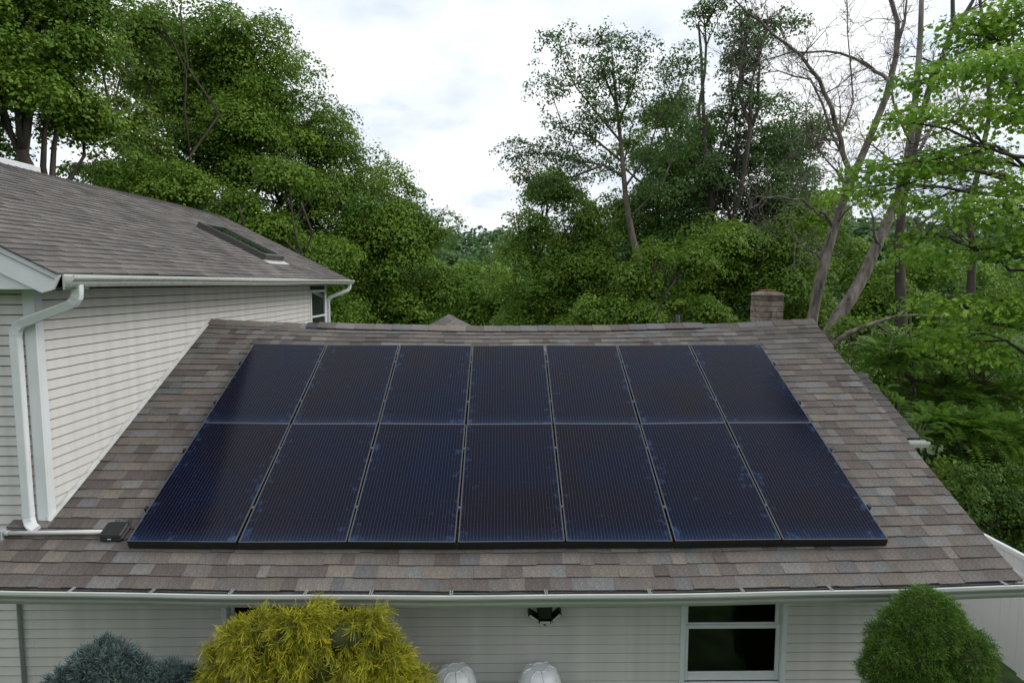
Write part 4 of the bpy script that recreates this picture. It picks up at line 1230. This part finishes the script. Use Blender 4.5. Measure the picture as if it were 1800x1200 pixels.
dead_tree('dead_tree', 'dark forked trunk rising out of frame at upper right', 1585, 14.5,
          [(1585, 560), (1582, 480), (1580, 420), (1590, 330), (1612, 240), (1632, 160), (1655, 105), (1675, 45), (1674, -60)],
          [([(1677, 55), (1700, 20), (1730, -30)], 0.12, 0.3, 2), ([(1634, 160), (1640, 110), (1610, 100), (1590, 103)], 0.05, -0.4, 4), ([(1592, 420), (1630, 385), (1660, 360), (1705, 340)], 0.06, 0.8, 6),
           ([(1586, 450), (1620, 420), (1650, 395)], 0.04, -0.8, 5), ([(1610, 250), (1660, 230), (1700, 180), (1720, 120)], 0.05, 0.5, 7)], 0.17, 'bark_dark')
dead_tree('dead_tree', 'pale slim bare tree far right behind the maple leaves', 1710, 16.0,
          [(1705, 560), (1708, 480), (1712, 440), (1700, 380), (1720, 300), (1740, 200), (1735, 100), (1720, -20)],
          [([(1712, 440), (1690, 420), (1670, 400)], 0.05, 0.4, 5), ([(1705, 400), (1740, 370), (1790, 345)], 0.05, 0.4, 5), ([(1725, 280), (1690, 210), (1680, 140)], 0.04, 0.4, 6)], 0.15, 'bark_dark')
# fallen limb beside the roof corner
fb = at(1470, 600, 7.0)
e = empty('fallen_branch', fb); tag(e, 'bare fallen limb reaching right from the roof corner over the sumac', 'branch')
m = MB()
for pl, ra, tw in (([(1465, 606), (1490, 585), (1530, 570), (1570, 557), (1610, 553), (1650, 556)], 0.055, 5), ([(1575, 556), (1592, 545), (1600, 535)], 0.03, 1), ([(1540, 570), (1570, 590), (1595, 640), (1605, 690)], 0.02, 4), ([(1600, 556), (1603, 620), (1608, 680)], 0.018, 3)):
    P_ = [at(u, v, 7.0 + 0.15 * i) for i, (u, v) in enumerate(pl)]
    m.tube([p - fb for p in P_], list(np.linspace(ra, ra * 0.35, len(P_))), 7)
    for k in range(tw):
        i = int(RNG.integers(1, len(P_)))
        nd = unit(rnd(1))[0] * 0.8 + np.array([0, 0, -0.5])
        recurse(m, P_[i].copy(), nd / np.linalg.norm(nd), RNG.uniform(0.4, 0.9), 0.010, 1, fb, 0.05)
m.build('wood', M['bark_grey'], e)

# --- near maple on the right: individual lobed leaves
base = np.array([9.6, 4.6, GZ])
e = empty('maple_tree', base); tag(e, 'near maple with large bright leaves hanging over the right edge', 'tree')
items = [(1690, 60, 70, 28), (1770, 30, 70, 35), (1640, 130, 55, 24), (1740, 130, 80, 30), (1790, 200, 60, 30), (1690, 200, 80, 26), (1600, 215, 55, 22), (1560, 290, 60, 22), (1640, 290, 80, 26), (1740, 280, 80, 30), (1530, 345, 45, 20),
         (1620, 360, 70, 22), (1720, 370, 80, 26), (1790, 350, 60, 35), (1680, 440, 70, 24), (1770, 440, 70, 30), (1600, 420, 30, 16), (1740, 520, 80, 28), (1640, 530, 60, 18), (1800, 560, 80, 40), (1850, 150, 80, 80), (1850, 400, 80, 90), (1480, 335, 25, 12), (1700, 600, 70, 30)]
lob = lobes_px(4.6, [(u, v, a, b_, RNG.uniform(-1.4, 1.2)) for u, v, a, b_ in items])
(V, F, T), C = crown(lob, 18000, 0.082, 'near', cluster=0.46, per=30, flat=0.32, hollow=0.1, shape='maple', up=1.0, sub=3)
bulk('crown', V - base, F, M['leaf'], e, T)
m = MB()
m.tube([(0, 0, -0.3), (0.1, 0, 2.5), (-0.1, 0.1, 5.0), (0.2, 0, 8.0), (0.1, 0.1, 11)], [0.24, 0.2, 0.16, 0.11, 0.05], 10)
for c, r in lob:
    st = np.array([9.6, 4.6, np.clip(c[2] - 0.9, 0.3, 8)])
    q = limb_path(st, c, 7, 0.05); m.tube([z_ - base for z_ in q], list(np.linspace(0.045, 0.012, 7)), 6)
    d = np.linalg.norm(C - c, axis=1)
    for j in np.argsort(d)[:6]:
        m.tube([z_ - base for z_ in limb_path(q[4], C[j], 4, 0.06)], [0.010, 0.008, 0.006, 0.004], 4)
m.build('trunk', M['bark_dark'], e)

# --- sumac thicket and undergrowth
def frond_leaves(base_pts, dirs, length, tint):
    Ps, Ns, Ts, Td, Ss = [], [], [], [], []
    n = len(base_pts)
    side = unit(np.cross(dirs, np.array([0, 0, 1.0]) + 0 * dirs))
    upv = unit(np.cross(side, dirs))
    for k in range(11):
        t = (k + 1) / 11.0
        c = base_pts + dirs * (length * t)[:, None] - np.array([0, 0, 1]) * (0.45 * length * t ** 2)[:, None]
        for s in (-1, 1):
            w = 0.30 * length * (1 - 0.55 * abs(t - 0.4))
            dd = unit(side * s + dirs * 0.45 - np.array([0, 0, 0.25]))
            Ps.append(c + dd * (w * 0.5)[:, None]); Td.append(dd); Ns.append(unit(upv + rnd(n) * 0.15)); Ts.append(tint * (0.9 + 0.2 * RNG.random((n, 1)))); Ss.append(w)
    return leaf_arrays(np.concatenate(Ps), np.concatenate(Ns), np.concatenate(Ss), np.concatenate(Ts), aspect=0.26, Tdir=np.concatenate(Td))
def sumac(label, u, Y, items, n, green='sumac', lenr=(0.35, 0.6)):
    b = at(u, 800, Y); b[2] = GZ
    e = empty('sumac_bush', b); tag(e, label, 'bush', 'sumac thicket on the right')
    lb = lobes_px(Y, items)
    w = np.array([np.prod(r) ** 0.7 for _, r in lb]); w /= w.sum()
    B, D = [], []
    m = MB()
    for (c, r), ww in zip(lb, w):
        k = max(4, int(n * ww))
        d = unit(rnd(k)); d[:, 2] = np.abs(d[:, 2]) * 0.9 - 0.15
        ctr = c + d * np.asarray(r) * (0.25 + 0.6 * RNG.random((k, 1)))
        B.append(ctr); D.append(unit(d * np.array([1, 1, 0.5]) + np.array([0, 0, 0.3]) + rnd(k) * 0.25))
        q = limb_path(b, c, 6, 0.05); m.tube([z_ - b for z_ in q], list(np.linspace(0.04, 0.015, 6)), 6)
        for j in range(0, k, 4):
            m.tube([z_ - b for z_ in limb_path(q[4], ctr[j], 4, 0.05)], [0.010, 0.008, 0.006, 0.004], 4)
    B = np.concatenate(B); D = np.concatenate(D)
    lo, hi = map(np.array, GREENS[green])
    T = lo + (hi - lo) * np.clip(0.4 + 0.3 * RNG.normal(size=(len(B), 1)), 0, 1.3)
    V, F, T2 = frond_leaves(B, D, RNG.uniform(*lenr, size=len(B)), T)
    bulk('fronds', V - b, F, M['leaf'], e, T2)
    m.build('stems', M['bark'], e)
sumac('bright feathery sumac at the top of the thicket below the fallen limb', 1620, 7.5, [(1600, 640, 80, 45), (1680, 620, 70, 45), (1740, 640, 70, 50), (1560, 620, 50, 35), (1650, 700, 90, 50), (1780, 700, 60, 60)], 900)
sumac('feathery sumac in the middle of the thicket beside the side gutter', 1700, 6.3, [(1690, 760, 80, 50), (1760, 770, 70, 60), (1640, 750, 50, 40), (1730, 840, 80, 50), (1680, 830, 50, 40)], 850, 'sumac')
sumac('small bright sprig of leaves touching the side roof edge', 1560, 5.2, [(1570, 710, 30, 14), (1620, 745, 35, 16), (1550, 690, 20, 12), (1610, 770, 30, 14)], 80, 'sumac', (0.18, 0.3))
def gbush(name, label, u, Y, items, n, size, green, **kw):
    b = at(u, 800, Y); b[2] = GZ
    return tree(name, label, b, at(u, items[0][1], Y), 0.06, lobes_px(Y, items), n, size, green, cat='bush', **kw)
gbush('leafy_bush', 'dark undergrowth behind the sumac along the right side of the roof', 1650, 10, [(1560, 640, 70, 60), (1640, 660, 90, 70), (1740, 680, 90, 80), (1700, 780, 100, 80), (1790, 800, 80, 80), (1600, 720, 70, 60), (1500, 600, 50, 40), (1650, 840, 80, 60), (1760, 600, 90, 60)],
      50000, 0.095, 'maple', cluster=0.42, per=150, stems=3)
gbush('evergreen_bush', 'dark evergreen behind the top of the white fence', 1770, 4.3, [(1770, 880, 70, 50), (1720, 850, 45, 45), (1820, 900, 70, 70), (1700, 900, 30, 40), (1770, 960, 90, 50)],
      36000, 0.05, 'deep', cluster=0.20, per=110, flat=0.6)
gbush('leafy_bush', 'bright leafy shrub between the roof rake and the white fence', 1660, 5.2, [(1650, 840, 50, 30), (1690, 870, 50, 35), (1640, 880, 40, 40), (1690, 920, 40, 40)],
      7000, 0.08, 'light', cluster=0.22, per=60)

# --- distant wooded hills
P_, N_, T_, S_ = [], [], [], []
lo, hi = map(np.array, GREENS['far'])
for k in range(800):
    y = RNG.uniform(110, 400); x = RNG.uniform(-0.75, 0.75) * (y + 30)
    zc = ground_at(x, y); hgt = RNG.uniform(9, 17); rr = hgt * RNG.uniform(0.28, 0.4)
    nl = int(130 if y < 240 else 75)
    d = unit(rnd(nl)); d[:, 2] = np.where(d[:, 2] < -0.3, -d[:, 2], d[:, 2])
    lump = 1 + 0.22 * np.sin(5 * d[:, 0] + k) * np.cos(4 * d[:, 1] - k)
    P_.append(np.array([x, y, zc + hgt * 0.58]) + d * lump[:, None] * np.array([rr, rr, hgt * 0.45]))
    N_.append(unit(d + np.array([0, 0, 0.5]) + rnd(nl) * 0.35))
    T_.append((lo + (hi - lo) * np.clip(RNG.uniform(0, 1) + 0.12 * RNG.normal(size=(nl, 1)), 0, 1.3))); S_.append(np.full(nl, rr * 0.52))
V, F, T = leaf_arrays(np.concatenate(P_), np.concatenate(N_), np.concatenate(S_), np.concatenate(T_), aspect=0.85)
tag(bulk('distant_woods', V, F, M['leaf'], None, T), 'distant green wooded hillside beyond the valley', 'woods', kind='stuff')

# --- shrubs by the wall
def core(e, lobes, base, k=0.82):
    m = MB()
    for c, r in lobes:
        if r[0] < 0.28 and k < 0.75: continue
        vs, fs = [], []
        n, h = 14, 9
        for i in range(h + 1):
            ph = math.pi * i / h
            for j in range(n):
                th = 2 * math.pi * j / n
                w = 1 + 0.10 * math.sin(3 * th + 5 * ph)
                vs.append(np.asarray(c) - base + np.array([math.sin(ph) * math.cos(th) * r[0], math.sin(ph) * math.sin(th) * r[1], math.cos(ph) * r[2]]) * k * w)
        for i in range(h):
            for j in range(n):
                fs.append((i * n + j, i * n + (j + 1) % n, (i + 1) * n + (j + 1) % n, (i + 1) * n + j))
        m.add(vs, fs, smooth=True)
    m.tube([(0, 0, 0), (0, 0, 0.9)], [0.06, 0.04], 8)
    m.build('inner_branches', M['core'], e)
def strands(C, O, per, length, width, lo, hi, spread, droop, tipmix=0.5, seg=2):
    """thin drooping two-segment strands from each tuft"""
    m = len(C); ids = np.repeat(np.arange(m), per); n = len(ids)
    d = unit(O[ids] + rnd(n) * spread)
    L_ = (length * (0.6 + 0.8 * RNG.random(n)))[:, None]
    p0 = C[ids] + rnd(n) * 0.015
    p1 = p0 + d * L_ * 0.5
    p2 = p1 + unit(d + np.array([0, 0, -droop])) * L_ * 0.5
    w = unit(np.cross(d, rnd(n))) * width
    if seg == 1:
        ct = np.clip(0.45 + 0.3 * RNG.normal(size=m), 0, 1)
        t = np.clip(ct[ids] + 0.15 * RNG.normal(size=n), 0, 1)[:, None]
        base = lo + (hi - lo) * t
        V = np.stack([p0 - w * 0.7, p0 + w * 0.7, p2 + w * 0.4, p2 - w * 0.4], 1).reshape(-1, 3)
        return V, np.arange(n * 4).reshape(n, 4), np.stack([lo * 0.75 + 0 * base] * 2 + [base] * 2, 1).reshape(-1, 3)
    V = np.stack([p0 - w * 0.6, p0 + w * 0.6, p1 + w, p1 - w, p2 + w * 0.3, p2 - w * 0.3], 1).reshape(-1, 3)
    k = np.arange(n)[:, None] * 6
    F = np.concatenate([k + np.array([[0, 1, 2, 3]]), k + np.array([[3, 2, 4, 5]])], 0)
    ct = np.clip(0.45 + 0.3 * RNG.normal(size=m), 0, 1)
    t = np.clip(ct[ids] + 0.15 * RNG.normal(size=n), 0, 1)[:, None]
    base = lo + (hi - lo) * t
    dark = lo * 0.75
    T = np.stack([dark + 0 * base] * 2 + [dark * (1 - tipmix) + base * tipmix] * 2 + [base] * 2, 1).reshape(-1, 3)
    return V, F, T
def shell_points(lobes, n, rough=0.12, lower=-0.35):
    w = np.array([np.prod(r) ** 0.67 for _, r in lobes]); w /= w.sum()
    C, O = [], []
    for (c, r), ww in zip(lobes, w):
        k = int(n * ww * 1.6); d = unit(rnd(k)); d = d[d[:, 2] > lower]
        rad = 1 + rough * RNG.normal(size=len(d)) + 0.10 * np.sin(6 * d[:, 0] + 3 * d[:, 2]) * np.cos(5 * d[:, 1])
        rad = np.minimum(rad, 1.18)
        C.append(np.asarray(c) + d * rad[:, None] * np.asarray(r)); O.append(unit(d / np.asarray(r)))
    C = np.concatenate(C); O = np.concatenate(O)
    keep = np.ones(len(C), bool)
    for c, r in lobes:
        keep &= np.linalg.norm((C - np.asarray(c)) / np.asarray(r), axis=1) > 0.86
    return C[keep], O[keep]
def shrub(name, label, base, lobes, n, per, length, width, lo, hi, spread, droop, corek=0.84, rough=0.1, clumps=0, clump_r=(0.05, 0.1), **kw):
    base = np.asarray(base, float); e = empty(name, base); tag(e, label, 'shrub')
    core(e, lobes, base, corek)
    sub, so = sublobes(lobes, clumps, *clump_r)
    C, O = shell_points(lobes + sub if clumps else lobes, n, rough)
    V, F, T = strands(C, O, per, length, width, np.array(lo), np.array(hi), spread, droop, **kw)
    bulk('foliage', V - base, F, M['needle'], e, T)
    return e
YS = -0.85
def sublobes(lobes, n, r0, r1, lower=-0.3):
    C, O = shell_points(lobes, n, 0.05, lower)
    return [(c - o * 0.4 * r0, (r, r, r * 0.9)) for c, o, r in zip(C, O, RNG.uniform(r0, r1, size=len(C)))], O
def sl(items, Y=YS, dy=0.5, foot=None):
    out = [((foot[0], Y, GZ + foot[1] * 0.5), (foot[2], foot[2] * 0.8, foot[1] * 0.55))] if foot else []
    for u, v, ru, rv in items:
        k = px_per_m(Y); out.append((at(u, v, Y), (ru / k, dy * (ru / k) ** 0.5 * 0.9, rv / k)))
    return out
ylob = sl([(490, 1125, 90, 50), (600, 1120, 70, 45), (418, 1165, 55, 45), (540, 1180, 130, 70), (655, 1140, 42, 40), (525, 1085, 45, 22), (705, 1205, 48, 30), (680, 1165, 38, 32), (450, 1230, 90, 70), (610, 1250, 100, 80), (420, 1110, 25, 22), (650, 1095, 25, 20)], foot=(-1.8, 1.7, 0.85))
base = np.array([-1.8, YS, GZ]); e = empty('golden_cypress', base)
tag(e, 'golden yellow threadleaf cypress shrub overlapping the gutter', 'shrub')
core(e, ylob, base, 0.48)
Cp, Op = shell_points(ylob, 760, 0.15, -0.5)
Vs, Fs, Ts, off = [], [], [], 0
for c, o in zip(Cp, Op):                     # each plume: branchlets arching out and hanging, tufts of threads along them
    pl = RNG.uniform(0.5, 1.0)
    for k in range(5):
        d = unit((o + rnd(1)[0] * 0.6 + np.array([0, 0, 0.15]))[None])[0]
        t = np.linspace(0.15, 1, 7)[:, None]
        Lb = RNG.uniform(0.12, 0.26)
        path = c - o * 0.10 + d * t * Lb + np.array([0, 0, -0.5]) * Lb * t ** 2
        dirs = unit(np.gradient(path, axis=0))
        V, F, T = strands(path, dirs, 7, 0.075, 0.0030, np.array((0.180, 0.225, 0.012)), np.array((0.92, 0.75, 0.05)) * (0.35 + 0.65 * pl), 0.75, 0.5, seg=1)
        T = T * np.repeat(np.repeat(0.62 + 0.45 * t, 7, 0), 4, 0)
        Vs.append(V); Fs.append(F + off); Ts.append(T); off += len(V)
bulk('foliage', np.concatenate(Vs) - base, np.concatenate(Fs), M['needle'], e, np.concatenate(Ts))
glob = sl([(1625, 1105, 58, 55), (1585, 1150, 56, 55), (1675, 1150, 56, 55), (1630, 1195, 88, 60), (1622, 1066, 32, 24), (1690, 1195, 42, 45), (1560, 1190, 38, 40), (1650, 1090, 35, 35)], foot=(3.45, 1.7, 0.5))
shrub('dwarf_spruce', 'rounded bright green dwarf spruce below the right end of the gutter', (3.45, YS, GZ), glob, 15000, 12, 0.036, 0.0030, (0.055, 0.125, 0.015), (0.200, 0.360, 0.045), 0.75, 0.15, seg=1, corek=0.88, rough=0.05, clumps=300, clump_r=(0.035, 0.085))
blob = sl([(185, 1168, 38, 32), (145, 1195, 38, 28), (222, 1190, 36, 26), (185, 1225, 80, 42), (175, 1148, 16, 14)], foot=(-3.35, 1.5, 0.42))
shrub('blue_spruce', 'blue-grey dwarf spruce on the left below the gutter', (-3.35, YS, GZ), blob, 5600, 14, 0.045, 0.0036, (0.055, 0.085, 0.080), (0.22, 0.33, 0.32), 0.6, 0.0, seg=1, corek=0.74, rough=0.06, clumps=130, clump_r=(0.035, 0.085))
blob = sl([(290, 1192, 24, 17), (308, 1212, 28, 25), (270, 1215, 28, 25)], foot=(-2.85, 1.5, 0.2))
shrub('blue_spruce', 'small blue-grey dwarf spruce between the larger one and the golden cypress', (-2.85, YS, GZ), blob, 3000, 14, 0.045, 0.0036, (0.055, 0.085, 0.080), (0.21, 0.32, 0.31), 0.6, 0.0, seg=1, corek=0.74, rough=0.06, clumps=50, clump_r=(0.035, 0.07))
# unseen strip of trees added behind the camera to darken the house front
n = 26000
x = RNG.uniform(-60, 60, n); y = -30 - 6 * RNG.random(n) - 4 * np.sin(x * 0.4); z = GZ + 15 * RNG.random(n) ** 0.8 * (0.8 + 0.2 * np.sin(x * 0.7))
V, F, T = leaf_arrays(np.stack([x, y, z], 1), unit(np.array([0, 0.8, 0.5]) + rnd(n) * 0.4), np.full(n, 0.9), np.tile(np.array([[0.07, 0.13, 0.025]]), (n, 1)) * RNG.uniform(0.7, 1.3, (n, 1)), aspect=0.9)
tag(bulk('light_block_woods', V, F, M['leaf'], None, T), 'unseen strip of trees added behind the camera to dim the house front', 'woods', kind='stuff')
